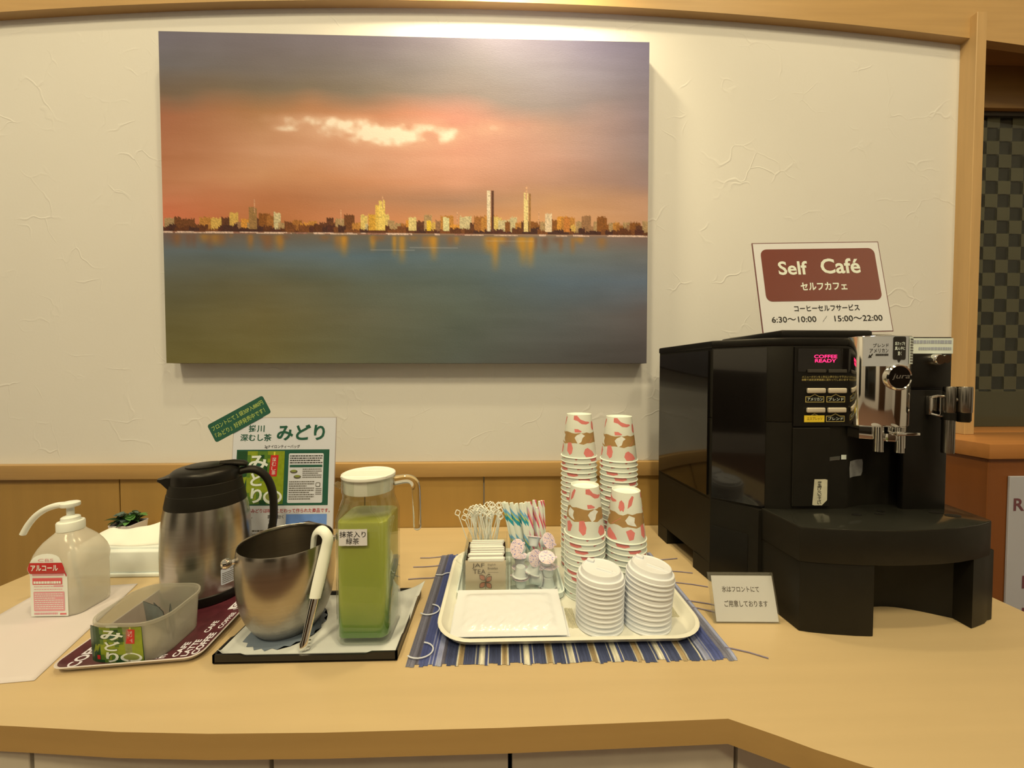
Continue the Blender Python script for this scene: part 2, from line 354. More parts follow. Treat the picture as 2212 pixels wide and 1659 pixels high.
# ------------------------------------------------------------------ ceiling downlights (fixtures; the three large ones go with added fill lamps)
trimw = mat('lamp_trim', (240, 234, 220), 0.4, var=0.02); lens = mat('lit_lamp_lens', raw=(0.9, 0.85, 0.75), rough=0.4, emis=((1.0, 0.85, 0.62), 6.0), var=0.01)
for i, (x, y) in enumerate(LAMPS):
    r = 0.12 if i == 0 else 0.29
    t = thing('ceiling_downlight', 'round recessed ceiling downlight, %s' % ['the small one above the counter', 'large added fill lamp on the left', 'large added fill lamp on the right', 'large added fill lamp at the rear'][i], 'ceiling light', (x, y, 3.3))
    M().lathe([(r, 0), (r, -0.012), (r - 0.02, -0.016), (r - 0.03, -0.004)], 40, cap0=False, cap1=False).build('lamp_trim', trimw, t)
    M().lathe([(r - 0.03, -0.004), (0.0001, -0.004)], 40, cap0=False).build('lamp_lens', lens, t)
    # (the lamp's light itself stands just below, among the lights at the top)

# ------------------------------------------------------------------ counter
TOPW = wood('worktop_laminate', (198, 163, 102), 0.035, 0.33, 'X', 0.7)
EDGE = wood('worktop_edge_wood', (182, 138, 70), 0.06, 0.4, 'X', 0.7)
cur = [(-0.945, -0.500), (-0.90, -0.525), (-0.80, -0.545), (-0.66, -0.558), (-0.55, -0.566), (-0.43, -0.576), (-0.326, -0.581), (-0.2, -0.583), (0.0, -0.5825), (0.12, -0.5805), (0.262, -0.578),
       (0.304, -0.600), (0.332, -0.616), (0.37, -0.634), (0.42, -0.652), (0.48, -0.668), (0.56, -0.68), (0.66, -0.682), (0.76, -0.672), (0.83, -0.645), (0.868, -0.60), (0.876, -0.54), (0.876, -0.33), (0.876, -0.014), (-0.945, -0.014)]
wt = thing('worktop', 'long pale wood worktop with an inward corner along its front edge', 'worktop', (0, -0.3, -0.03))
m = M(); m.prism(cur, -0.030, 0.0, 0)
wk = m.build('worktop_panel', [TOPW, EDGE], wt, True, smooth=30)
for p in wk.data.polygons:
    if abs(p.normal.z) < 0.5: p.material_index = 1
CAB = wood('cabinet_laminate', (206, 184, 138), 0.03, 0.5, 'Z', 0.5)
gaps = [-0.825, -0.548, -0.2735, 0.0095, 0.286, 0.56]
names = ['leftmost', 'second from the left', 'middle', 'fourth from the left', 'rightmost, past the inward corner']
for i in range(5):
    a, b = gaps[i] + 0.0025, gaps[i + 1] - 0.0025
    t = thing('base_cabinet', 'pale base cabinet under the worktop, %s of the five' % names[i] if i < 4 else 'pale base cabinet under the worktop, rightmost of five, past the inward corner', 'cabinet', ((a + b) / 2, -0.3, -ZC), 'base cabinets under the worktop')
    M().box(a, b, -0.535, -0.03, -ZC, -0.0305).build('carcass', CAB, t, True)
    M().box(a, b, -0.556, -0.5375, -ZC + 0.06, -0.034, 0, 0.0008, 1).build('door', CAB, t, True)

# ------------------------------------------------------------------ painting on canvas
PX0, PX1, PZ0, PZ1 = -0.8226, 0.3668, 0.426, 1.2213
def painting():
    nu, nv = 560, 374
    G = {0.00: [(114, 105, 105), (115, 103, 99), (118, 105, 105), (124, 112, 115), (126, 115, 122), (116, 105, 116)],
         0.10: [(110, 102, 96), (117, 104, 92), (120, 108, 98), (126, 115, 108), (138, 126, 124), (124, 112, 116)],
         0.18: [(120, 98, 74), (122, 104, 80), (126, 110, 90), (136, 119, 105), (138, 122, 112), (128, 113, 112)],
         0.25: [(168, 106, 72), (170, 120, 76), (188, 128, 88), (198, 132, 105), (176, 136, 112), (134, 116, 114)],
         0.35: [(176, 112, 72), (202, 146, 104), (208, 152, 114), (214, 152, 118), (190, 142, 116), (140, 118, 108)],
         0.42: [(188, 122, 80), (202, 142, 95), (200, 136, 92), (204, 142, 105), (182, 136, 106), (150, 120, 105)],
         0.48: [(194, 122, 80), (186, 118, 74), (178, 122, 82), (168, 124, 92), (190, 140, 96), (182, 136, 102)],
         0.55: [(208, 116, 76), (184, 114, 66), (198, 126, 80), (208, 142, 88), (208, 148, 92), (192, 142, 102)],
         0.592: [(204, 118, 78), (186, 118, 70), (196, 126, 80), (204, 142, 92), (204, 148, 100), (192, 142, 106)],
         0.602: [(112, 88, 72), (112, 94, 74), (108, 94, 74), (116, 98, 78), (122, 104, 84), (126, 100, 84)],
         0.66: [(98, 104, 98), (92, 102, 98), (88, 103, 104), (94, 107, 104), (104, 112, 105), (110, 106, 96)],
         0.75: [(100, 95, 70), (100, 92, 62), (98, 100, 80), (90, 99, 88), (92, 105, 108), (100, 108, 112)],
         0.85: [(108, 98, 60), (112, 100, 60), (108, 104, 78), (92, 97, 80), (92, 95, 88), (102, 92, 84)],
         1.00: [(108, 96, 50), (112, 100, 56), (100, 97, 68), (90, 91, 76), (88, 84, 74), (78, 70, 62)]}
    ks = sorted(G); arr = np.array([G[k] for k in ks], float); u = np.linspace(0, 1, nu); v = np.linspace(0, 1, nv)
    r2 = np.random.RandomState(3)
    def noise(fx, fy, seed):
        rs = np.random.RandomState(seed); g = rs.rand(fy + 2, fx + 2); yy = v * fy; xx = u * fx
        y0 = np.floor(yy).astype(int); x0 = np.floor(xx).astype(int); ty = (yy - y0)[:, None]; tx = (xx - x0)[None, :]
        ty = ty * ty * (3 - 2 * ty); tx = tx * tx * (3 - 2 * tx)
        return (g[y0][:, x0] * (1 - ty) * (1 - tx) + g[y0 + 1][:, x0] * ty * (1 - tx) + g[y0][:, x0 + 1] * (1 - ty) * tx + g[y0 + 1][:, x0 + 1] * ty * tx) - 0.5
    def fbm(fx, fy, seed): return noise(fx, fy, seed) + 0.5 * noise(fx * 2, fy * 2, seed + 1) + 0.25 * noise(fx * 4, fy * 4, seed + 2)
    warp = fbm(5, 5, 11) * 0.05
    V = np.clip(v[:, None] + warp * (np.abs(v[:, None] - 0.6) > 0.03) * np.clip(np.abs(v[:, None] - 0.6) * 6, 0, 1), 0, 1)
    hor = np.array([np.stack([np.interp(u * 5, range(6), arr[k, :, c]) for c in range(3)], -1) for k in range(len(ks))])
    kk = np.interp(V, ks, range(len(ks))); k0 = np.clip(np.floor(kk).astype(int), 0, len(ks) - 2); t = (kk - k0)[..., None]
    ii = np.arange(nu)[None, :]
    img = hor[k0, ii] * (1 - t) + hor[k0 + 1, ii] * t
    img += (fbm(7, 40, 21) * 5 + fbm(9, 9, 31) * 6)[..., None]
    def blend(mask, col): img[:] = img * (1 - mask[..., None]) + np.array(col, float) * mask[..., None]
    U2, V2 = np.meshgrid(u, v)
    # bright cloud bank and wisps
    cl = 1.25 * np.exp(-((U2 - 0.45) / 0.13) ** 2 - ((V2 - 0.295 - 0.05 * (U2 - 0.45)) / 0.034) ** 2) + 0.35 * np.exp(-((U2 - 0.30) / 0.12) ** 2 - ((V2 - 0.255) / 0.02) ** 2)
    cl += 0.6 * np.exp(-((U2 - 0.24) / 0.025) ** 2 - ((V2 - 0.285) / 0.012) ** 2) + 0.3 * np.exp(-((U2 - 0.66) / 0.10) ** 2 - ((V2 - 0.27) / 0.03) ** 2)
    wisp = np.clip(cl * (1.25 + 1.5 * fbm(22, 20, 41)) - 0.10, 0, 1)
    blend(np.clip(wisp * 0.9, 0, 0.55), (218, 168, 128)); blend(np.clip(wisp * (1.5 + 1.1 * fbm(46, 34, 77)) - 0.66, 0, 0.9), (240, 216, 176))
    R = random.Random(5)
    base = 0.598
    def rect(u0, u1, v0, v1, col, jag=0.0):
        a, b = int(u0 * (nu - 1)), max(int(u0 * (nu - 1)) + 1, int(u1 * (nu - 1)))
        for x in range(a, min(b, nu)):
            t0 = v0 + jag * R.uniform(-1, 1); p, q = int(t0 * (nv - 1)), int(v1 * (nv - 1))
            for y in range(p, q):
                img[y, x] = np.array(col) * R.uniform(0.84, 1.12)
    pal = [(112, 66, 34), (134, 80, 34), (96, 56, 34), (160, 100, 44), (184, 122, 52), (150, 106, 66), (170, 134, 84)]
    x = 0.004
    while x < 0.995:                                                     # the low skyline
        wd = R.uniform(0.012, 0.030); hgt = R.uniform(0.026, 0.058) * (1.0 if 0.1 < x < 0.9 else 0.75)
        c = R.choice(pal); 
        if 0.08 < x < 0.85 and R.random() < 0.25: c = R.choice([(206, 160, 74), (214, 178, 92), (200, 176, 120), (208, 138, 52)])
        rect(x, x + wd, base - hgt, base, c, 0.003); x += wd * R.uniform(0.45, 0.85)
    x = 0.0
    while x < 1.0:
        wd = R.uniform(0.01, 0.03); rect(x, x + wd, base - R.uniform(0.006, 0.022), base + 0.002, R.choice([(84, 46, 34), (96, 54, 30), (74, 44, 34), (120, 70, 36)]), 0.003); x += wd * 0.8
    for (uu, wd, top, cs) in [(0.183, 0.016, 0.525, (152, 112, 62)), (0.437, 0.010, 0.515, (224, 178, 76)), (0.446, 0.012, 0.50, (230, 190, 90)), (0.425, 0.014, 0.542, (206, 150, 52)), (0.508, 0.016, 0.55, (216, 186, 110)),
                              (0.667, 0.007, 0.465, (222, 196, 150)), (0.674, 0.006, 0.465, (96, 58, 40)), (0.744, 0.009, 0.470, (228, 196, 120)), (0.752, 0.004, 0.475, (150, 104, 50)), (0.792, 0.014, 0.535, (218, 186, 138)), (0.542, 0.010, 0.56, (226, 180, 50)), (0.578, 0.013, 0.55, (214, 196, 130)), (0.83, 0.014, 0.545, (190, 116, 50))]:
        rect(uu - wd / 2, uu + wd / 2, top, base - 0.008, cs, 0.002)
    for uu, top in ((0.185, 0.50), (0.744, 0.452), (0.446, 0.485), (0.36, 0.53), (0.60, 0.53), (0.77, 0.53)): rect(uu, uu + 0.002, top, top + 0.04, (204, 150, 104))
    for k in range(60):                                                  # pale shoreline strokes
        a = R.uniform(0, 1); wd = R.uniform(0.01, 0.05)
        rect(a, min(1, a + wd), base + R.uniform(0.001, 0.005), base + 0.0075, (214, 176, 142) if R.random() < 0.7 else (150, 104, 80))
    for k in range(46):                                                  # streaked reflections in the water
        uu = R.uniform(0.02, 0.98); ln = R.uniform(0.02, 0.07); c = R.choice([(134, 92, 54), (168, 116, 46), (118, 84, 60), (150, 104, 52)])
        if 0.3 < uu < 0.8 and R.random() < 0.3: ln *= 1.5; c = (190, 132, 42)
        wd = R.uniform(0.004, 0.012); mk = np.exp(-((U2 - uu) / wd) ** 2) * np.clip((V2 - base - 0.004) / 0.008, 0, 1) * np.clip((base + ln - V2) / (ln * 0.6), 0, 1)
        blend(np.clip(mk * 0.75, 0, 0.75), c)
    for uu, ln in ((0.678, 0.12), (0.752, 0.11), (0.55, 0.09), (0.365, 0.08)):
        mk = np.exp(-((U2 - uu) / 0.008) ** 2) * np.clip((V2 - base - 0.004) / 0.01, 0, 1) * np.clip((base + ln - V2) / (ln * 0.7), 0, 1)
        blend(np.clip(mk * 0.85, 0, 0.85), (196, 134, 42))
    for a, b, vv in ((0.42, 0.51, 0.648), (0.50, 0.60, 0.64), (0.66, 0.76, 0.618)):
        blend(0.45 * np.clip(1 - np.abs(V2 - vv) / 0.002, 0, 1) * (U2 > a) * (U2 < b), (200, 190, 170))
    m = M(); T = 0.040
    P = np.zeros((nv, nu, 3)); P[..., 0] = PX0 + U2 * (PX1 - PX0); P[..., 1] = -T; P[..., 2] = PZ1 - V2 * (PZ1 - PZ0)
    idx = np.arange(nu * nv).reshape(nv, nu)
    F = np.stack([idx[:-1, :-1], idx[1:, :-1], idx[1:, 1:], idx[:-1, 1:]], -1).reshape(-1, 4)
    m.add(P.reshape(-1, 3).tolist(), F.tolist())
    s = np.clip(img, 0, 255) / 255.0; L = np.where(s <= 0.04045, s / 12.92, ((s + 0.055) / 1.055) ** 2.4) * 0.82 / np.array(WL)
    m.col = np.clip(L, 0, 0.92).reshape(-1, 3).tolist()
    ring = [idx[0, i] for i in range(nu)] + [idx[j, nu - 1] for j in range(1, nv)] + [idx[nv - 1, i] for i in range(nu - 2, -1, -1)] + [idx[j, 0] for j in range(nv - 2, 0, -1)]
    o = len(m.v); 
    for r in ring: p = m.v[r]; m.v.append((p[0], -0.0005, p[2])); m.col.append(m.col[r])
    q = len(ring)
    for i in range(q): m.f.append((ring[i], ring[(i + 1) % q], o + (i + 1) % q, o + i)); m.mi.append(0)
    ob = m.build('painting', attr_mat('oil_paint_on_canvas', 0.55, 0.10, 220, (1, 1, 3.5), 0.15), None, offset=(-0.228, -0.02, 0.426), smooth=30)
    tag(ob, 'large unframed oil painting of an orange sunset over a city waterfront on wall', 'painting')
painting()

# ------------------------------------------------------------------ coffee machine
def coffee_machine():
    t = thing('coffee_machine', 'large black bean-to-cup coffee machine with chrome spout standing on the counter', 'coffee machine', (0.60, -0.27, 0))
    B = lambda m, name, mats, **k: m.build(name, mats, t, True, **k)
    yf = -0.357                                           # front plane
    # carcass: upper block, lower block with a shallow concave recess, feet with the gap between them
    up = [(0.385, -0.078), (0.806, -0.078), (0.820, -0.285), (0.800, -0.335), (0.774, yf + 0.003), (0.494, yf + 0.003), (0.462, -0.346), (0.400, -0.285)]
    m = M(); m.prism(up, 0.315, 0.455, 0, 0.003)
    arc = [(0.600 + 0.150 * k / 14, yf + 0.003 + 0.022 * math.sin(pi * k / 14)) for k in range(15)][::-1]
    lowp = [(0.385, -0.078), (0.806, -0.078), (0.820, -0.285), (0.800, -0.335), (0.774, yf + 0.003)] + arc + [(0.494, yf + 0.003), (0.462, -0.346), (0.400, -0.285)]
    m.prism(lowp, 0.158, 0.315, 0)
    m.prism([(0.385, -0.078), (0.806, -0.078), (0.820, -0.285), (0.79, -0.34), (0.45, -0.35), (0.443, -0.330), (0.400, -0.285)], 0.034, 0.16, 0)
    m.prism([(0.385, -0.078), (0.806, -0.078), (0.808, -0.124), (0.387, -0.124)], 0.0005, 0.034, 0)
    m.prism([(0.3945, -0.232), (0.816, -0.232), (0.820, -0.285), (0.79, -0.34), (0.45, -0.35), (0.443, -0.330), (0.400, -0.285)], 0.0005, 0.034, 0)
    B(m, 'body', BLACKM)
    m = M(); m.prism([(0.3835, -0.077), (0.8075, -0.077), (0.8215, -0.286), (0.801, -0.337), (0.774, yf + 0.001), (0.493, yf + 0.001), (0.461, -0.348), (0.398, -0.286)], 0.448, 0.462, 0, 0.003); B(m, 'top_cover', BLACKP)
    m = M(); m.prism([(0.3835, -0.086), (0.3985, -0.278), (0.3955, -0.278), (0.3815, -0.086)][::-1], 0.165, 0.444, 0, 0.001)
    o = B(m, 'side_panel', BLACKG)
    m = M(); m.box(0.500, 0.668, -0.33, -0.14, 0.462, 0.478, 0, 0.004); B(m, 'hopper_lid', BLACKP)
    # glossy water tank on the chamfered corner
    d = Vector((0.061, -0.060, 0)); nrm = Vector((-0.7, -0.72, 0)).normalized(); p0 = Vector((0.4015, -0.287, 0)); p1 = p0 + d
    def quad(a, b, off): return [(a + nrm * off).to_2d()[:], (b + nrm * off).to_2d()[:], (b - nrm * 0.002).to_2d()[:], (a - nrm * 0.002).to_2d()[:]]
    m = M(); m.prism(quad(p0, p1, 0.0025), 0.164, 0.446, 0, 0.001); B(m, 'water_tank', BLACKG)
    m = M(); q0 = Vector((0.401, -0.2865, 0)); q1 = Vector((0.444, -0.3315, 0))
    m.prism(quad(q0, q1, 0.0015), 0.002, 0.110, 0, 0.001); B(m, 'lower_panel', BLACKP)
    # front: strip, control panel, door
    fx = lambda px: 0.50199 + (px - 1715) * 0.000841
    fz = lambda py: 0.44629 - (py - 749) * 0.0008007
    F = frame((0, yf - 0.001, 0), (1, 0, 0), (0, 0, 1))
    m = M(); m.box(fx(1717), fx(1849), yf - 0.001, yf + 0.006, fz(921), fz(749), 0, 0.0008, 1); cp = B(m, 'control_panel', BLACKP)
    def sub(m, name, mats, par): return m.build(name, mats, par, False, offset=None) if False else _sub(m, name, mats, par)
    def _sub(m, name, mats, par):
        o = m.build(name, mats, None, offset=t.location); o.location = (0, 0, 0); o.parent = par; return o
    led = mat('red_led', raw=(0.3, 0.01, 0.04), rough=0.5, emis=((1.0, 0.02, 0.13), 3.0), var=0.01)
    m = M(); m.rect(fx(1723), fz(803), fx(1842), fz(753), F, 0, 0.0004, 0.002)
    m.text('COFFEE', fx(1756), fz(774), fx(1804), fz(766.5), F, 1, 0.0009, 0.012); m.text('READY', fx(1758), fz(783), fx(1802), fz(776), F, 1, 0.0009, 0.012)
    sub(m, 'display', [BLACKG, led], cp)
    for a in (1742, 1786):
        m = M(); m.box(fx(a), fx(a + 38), yf - 0.004, yf - 0.001, fz(805), fz(798), 0, 0.0008, 1); sub(m, 'soft_key', mat('grey_key', raw=(0.05, 0.048, 0.044), rough=0.35, var=0.05), cp)
    gold = mat('gold_print', (196, 168, 84), 0.5, var=0.04); yel = mat('yellow_sticker', (238, 196, 44), 0.5, var=0.03)
    m = M(); m.text('メニューボタンを１秒以上押さないで下さい', fx(1732), fz(816.5), fx(1829), fz(811.5), F, 0, 0.0004); m.text('自動で設定変更画面に変わってしまいます', fx(1732), fz(822.5), fx(1829), fz(817.8), F, 0, 0.0004)
    sub(m, 'warning_text', gold, cp)
    for i, (px, py, txt) in enumerate([(1741, 838, 'アメリカン'), (1785, 838, 'ブレンド'), (1741, 880, 'エスプレッソ'), (1785, 880, 'ブレンド')]):
        m = M(); m.box(fx(px), fx(px + 38), yf - 0.006, yf - 0.001, fz(py + 11), fz(py), 0, 0.002, 3); sub(m, 'brew_button', mat('button_silver', raw=(0.74, 0.70, 0.62), rough=0.38, metal=0.35, var=0.03), cp)
        m = M(); a, b, z0, z1 = fx(px - 1), fx(px + 38), fz(py + 31), fz(py + 18); c = (a + b) / 2; e = 0.0012
        roof = [(a, z0), (b, z0), (b, z1), (c + 0.008, z1), (c, z1 + 0.0045), (c - 0.008, z1), (a, z1)]
        inn = [(a + e, z0 + e), (b - e, z0 + e), (b - e, z1 - e), (c + 0.008, z1 - e), (c, z1 + 0.0045 - 1.5 * e), (c - 0.008, z1 - e), (a + e, z1 - e)]
        m.decal(roof, F, 0, 0.0004); m.decal(inn, F, 1, 0.0006)
        if i == 2: m.rect(a - 0.002, z0 - 0.0005, b + 0.001, z1 + 0.0008, F, 2, 0.0009)
        m.text(txt, a + 0.003, z0 + 0.0028, b - 0.003, z1 - 0.002, F, 3 if i == 2 else 4, 0.0012, 0.012)
        sub(m, 'button_label', [gold, BLACKP, yel, mat('brown_print', (150, 110, 30), 0.5, var=0.03), mat('cream_print', (232, 226, 200), 0.5, var=0.03)], cp)
    m = M(); m.box(fx(1717), fx(1795), yf - 0.0008, yf + 0.004, fz(1096), fz(924), 0, 0.001, 1); dr = B(m, 'service_door', BLACKM)
    # chrome coffee outlet
    cx0, cx1 = 0.5985, 0.6925; n = 24
    def bulge(depth): return [(cx0 + (cx1 - cx0) * k / n, yf - 0.016 - depth * math.sin(pi * k / n) ** 0.7) for k in range(n + 1)]
    m = M(); m.prism([(cx1, yf + 0.002), (cx0, yf + 0.002)] + bulge(0.022), 0.312, 0.4625, 0, 0.0015); sp = B(m, 'coffee_outlet', CHROME)
    zt = lambda py: 0.4625 - (py - 727) * 0.000766
    def S(u, v, h):
        s = min(1, max(0, (u - cx0) / (cx1 - cx0))); return Vector((u, yf - 0.016 - 0.022 * math.sin(pi * s) ** 0.7 - h, v))
    gl = mat('silver_label', (176, 168, 146), 0.45, var=0.03); wl = mat('white_label', (226, 222, 204), 0.5, var=0.03)
    m = M(); ux = lambda px: float(np.interp(px, [1851, 1858, 1900, 1937, 1957, 1969], [0.5985, 0.6025, 0.6210, 0.6465, 0.6650, 0.6905]))
    m.decal(rr(ux(1858), zt(793), ux(1958), zt(729)), S, 0, 0.0008, 0.004)
    m.text('ブレンド', ux(1880), zt(752), ux(1914), zt(744), S, 1, 0.0013, 0.008); m.text('アメリカン', ux(1872), zt(764), ux(1914), zt(755), S, 1, 0.0013, 0.008)
    m.greek(ux(1887), zt(771), ux(1914), zt(766), 1, S, 1, 0.0013, 5, 0.8)
    m.decal([(ux(1869), zt(775)), (ux(1872), zt(767)), (ux(1874), zt(770)), (ux(1879), zt(765)), (ux(1880), zt(768)), (ux(1876), zt(772)), (ux(1878), zt(774))], S, 1, 0.0013)
    m.decal(rr(ux(1923), zt(779), ux(1951), zt(730), 0.003), S, 1, 0.0014, 0.004); m.decal([(ux(1933), zt(779)), (ux(1937), zt(786)), (ux(1941), zt(779))], S, 1, 0.0014)
    for a, tx in ((741, '紙カップを'), (751, '真ん中に'), (762, '置く')): m.text(tx, ux(1926 if a < 760 else 1933), zt(a + 8), ux(1948 if a < 760 else 1941), zt(a), S, 2, 0.002, 0.015)
    m.decal(rr(ux(1959), zt(788), ux(1968.5), zt(729)), S, 2, 0.0008, 0.004); m.greek(ux(1960.5), zt(786), ux(1967.5), zt(732), 9, S, 3, 0.0012, 8, 0.6)
    sub(m, 'instruction_label', [gl, INK, wl, GREYINK], sp)
    # round badge
    bx, bz = ux(1937), zt(818) + 0.001; by = S(bx, bz, 0).y
    bf = frame((bx, by - 0.0035, bz), (1, 0, 0), (0, 0, 1))
    m = M(); xf = Matrix.Translation((bx, by, bz)) @ Matrix.Rotation(pi / 2, 4, 'X')
    m.lathe([(0.0215, -0.004), (0.0215, 0.003), (0.0195, 0.0045), (0.0182, 0.0035)], 40, 0, True, False, xf); m.lathe([(0.0184, 0.0034), (0.0001, 0.0034)], 40, 1, False, False, xf)
    m.text('jura', -0.014, -0.0045, 0.015, 0.0058, bf, 2, 0.0006, 0.012, shear=0.35)
    sub(m, 'round_badge', [CHROME, BLACKG, mat('silver_script', raw=(0.6, 0.6, 0.58), rough=0.3, metal=1.0, var=0.02)], sp)
    m = M(); m.prism([(0.5995, yf), (0.5995, yf - 0.022), (0.622, yf - 0.036), (0.626, yf)][::-1], 0.291, 0.3125, 0, 0.001)
    m.prism([(0.634, yf - 0.010), (0.666, yf - 0.010), (0.666, yf - 0.036), (0.634, yf - 0.036)][::-1], 0.300, 0.3125, 0, 0.001); sub(m, 'outlet_chin', CHROME, sp)
    for x, y, z0, r in ((0.6185, yf - 0.036, 0.271, 0.0070), (0.6480, yf - 0.042, 0.270, 0.0062), (0.6620, yf - 0.033, 0.276, 0.0042)):
        m = M(); m.lathe([(r * 0.75, z0), (r, z0 + 0.001), (r, 0.3126)], 24, 0, True, True, None, x, y); sub(m, 'nozzle', CHROME, sp)
    m = M(); m.box(0.630, 0.668, yf - 0.056, yf - 0.012, 0.3005, 0.3055, 0, 0.0015); m.lathe([(0.0125, 0.290), (0.0135, 0.296), (0.0125, 0.302)], 8, 0, True, True, None, 0.6345, yf - 0.036); sub(m, 'height_lever', CHROME, sp)
    # right column: label, knob, cover
    m = M(); m.box(0.695, 0.772, yf - 0.006, yf + 0.004, 0.163, 0.372, 0, 0.002); m.box(0.695, 0.7725, yf - 0.009, yf + 0.004, 0.376, 0.4625, 0, 0.002); col = B(m, 'right_column', BLACKP)
    F2 = frame((0, yf - 0.009, 0), (1, 0, 0), (0, 0, 1))
    m = M(); m.rect(0.6955, 0.434, 0.773, 0.4605, F2, 0, 0.0004); m.greek(0.698, 0.4505, 0.770, 0.4575, 1, F2, 1, 0.0008, 3, 0.8); m.greek(0.712, 0.4395, 0.770, 0.4455, 1, F2, 1, 0.0008, 4, 0.8); sub(m, 'column_label', [wl, mat('pale_grey_print', (170, 166, 152), 0.5, var=0.03)], col)
    m = M(); xf = Matrix.Translation((0.738, yf - 0.009, 0.4235)) @ Matrix.Rotation(pi / 2, 4, 'X')
    m.lathe([(0.0095, 0), (0.0095, 0.010), (0.008, 0.0125), (0.0001, 0.0125)], 28, 0, True, False, xf); m.lathe([(0.007, 0), (0.007, 0.008), (0.0001, 0.008)], 24, 0, True, False, Matrix.Translation((0.016, 0, 0.001)) @ xf); sub(m, 'steam_knob', CHROME, col)
    # steam wand
    m = M(); m.box(0.730, 0.750, yf - 0.014, yf - 0.006, 0.329, 0.362, 0, 0.002); m.tube([(0.733, yf - 0.014, 0.360), (0.736, yf - 0.02, 0.362), (0.745, yf - 0.022, 0.3615)], 0.0022, 10); m.tube([(0.733, yf - 0.014, 0.331), (0.736, yf - 0.02, 0.329), (0.746, yf - 0.022, 0.327)], 0.0022, 10); wd = B(m, 'wand_bracket', CHROME)
    DS = mat('dark_steel', raw=(0.30, 0.29, 0.27), rough=0.25, metal=1.0, var=0.05)
    m = M(); m.lathe([(0.0075, 0.333), (0.008, 0.334), (0.008, 0.376), (0.0072, 0.378)], 28, 0, True, True, None, 0.7515, yf - 0.024); m.lathe([(0.0078, 0.266), (0.0082, 0.268), (0.0082, 0.322)], 24, 0, True, True, None, 0.7512, yf - 0.024); m.lathe([(0.009, 0.322), (0.009, 0.334)], 24, 1, True, True, None, 0.7514, yf - 0.024); sub(m, 'steam_pipe', [DS, BLACKP], wd)
    m = M(); m.lathe([(0.0095, 0.335), (0.010, 0.336), (0.010, 0.376), (0.0092, 0.378)], 28, 0, True, True, None, 0.7695, yf - 0.030); m.lathe([(0.0075, 0.319), (0.009, 0.322), (0.009, 0.336)], 24, 1, True, True, None, 0.7697, yf - 0.030); m.tube([(0.757, yf - 0.025, 0.356), (0.763, yf - 0.028, 0.356)], 0.0035, 10); sub(m, 'wand_handle', [DS, BLACKP], wd)
    # stickers and residue on the front
    st = mat('worn_sticker', (206, 190, 140), 0.6, var=0.18, vscale=60); rs = mat('label_residue', (150, 142, 118), 0.8, var=0.18, vscale=90)
    Fd = frame((0, yf - 0.0008, 0), (1, 0, 0), (0, 0, 1))
    m = M(); a, b, z0, z1 = fx(1759), fx(1790), fz(1093), fz(1036)
    m.decal([(a, z0 + 0.001), (a + 0.004, z0), (a + 0.017, z0), (b, z0 + 0.009), (b, z1 - 0.001), (b - 0.004, z1), (a + 0.003, z1)], Fd, 0, 0.0005)
    m.text('扉を開けないで下さい', a + 0.0085, z0 + 0.002, a + 0.0155, z1 - 0.003, Fd, 1, 0.0009, 0.012, vertical=True); sub(m, 'door_sticker', [st, INK], dr)
    def Fc(u, v, h):                                       # the recessed wall behind the cups
        s = (u - 0.600) / 0.150; y = yf + 0.003 + (0.022 * math.sin(pi * s) if 0 < s < 1 else 0); return Vector((u, y - h, v))
    m = M(); R = random.Random(2); z0, z1, a, b = fz(1037), fz(999), fx(1846), fx(1889)
    m.decal([(a + 0.002, z0), (a + 0.012, z0 + 0.001), (b - 0.003, z0 + 0.001), (b, z0 + 0.008), (b + 0.0006, z1 - 0.006), (b - 0.001, z1), (a + 0.02, z1 + 0.0006), (a + 0.002, z1 - 0.001), (a, z1 - 0.012), (a + 0.0008, z0 + 0.008)], Fc, 0, 0.0006, 0.006); B(m, 'label_residue', rs)
    m = M(); m.decal(rr(fx(1822), fz(994), fx(1834), fz(984)), Fc, 0, 0.0006, 0.006); m.decal([(fx(1796), fz(998)), (fx(1820), fz(994)), (fx(1820), fz(986)), (fx(1796), fz(989))], Fc, 1, 0.0006, 0.006); m.greek(fx(1798), fz(996), fx(1818), fz(989), 2, Fc, 2, 0.001, 4, 0.5); B(m, 'worn_tag', [wl, mat('faded_tag', (70, 66, 52), 0.7, var=0.1), GREYINK])
    # drip tray and the skirt below it
    fr = [(0.459, -0.432), (0.475, -0.437), (0.50, -0.442), (0.54, -0.4475), (0.58, -0.450), (0.62, -0.4505), (0.66, -0.448), (0.70, -0.443), (0.74, -0.434), (0.775, -0.4225), (0.788, -0.414)]
    m = M(); tp = [(0.806, -0.325), (0.774, yf - 0.001), (0.75, yf)] + [(0.75 - 0.150 * k / 14, yf + 0.003 + 0.020 * math.sin(pi * k / 14) - 0.0005) for k in range(15)] + [(0.494, yf), (0.462, -0.352), (0.455, -0.349)]
    tray = tp + fr; m.prism(tray, 0.110, 0.163, 0, 0.0015)
    trm = mat('drip_tray_plastic', raw=(0.022, 0.023, 0.020), rough=0.14, var=0.08); dt = B(m, 'drip_tray', BLACKM)
    m = M(); cxy = Vector((0.62, -0.39)); m.prism([tuple(cxy + (Vector(p) - cxy) * 0.992) for p in tray], 0.1625, 0.1642, 0, 0.0006); sub(m, 'drip_plate', trm, dt)
    ft = frame((0, 0, 0.1642), (1, 0, 0), (0, 1, 0))
    el = lambda x, y, a, b: [(x + a * math.cos(2 * pi * k / 20), y + b * math.sin(2 * pi * k / 20)) for k in range(20)]
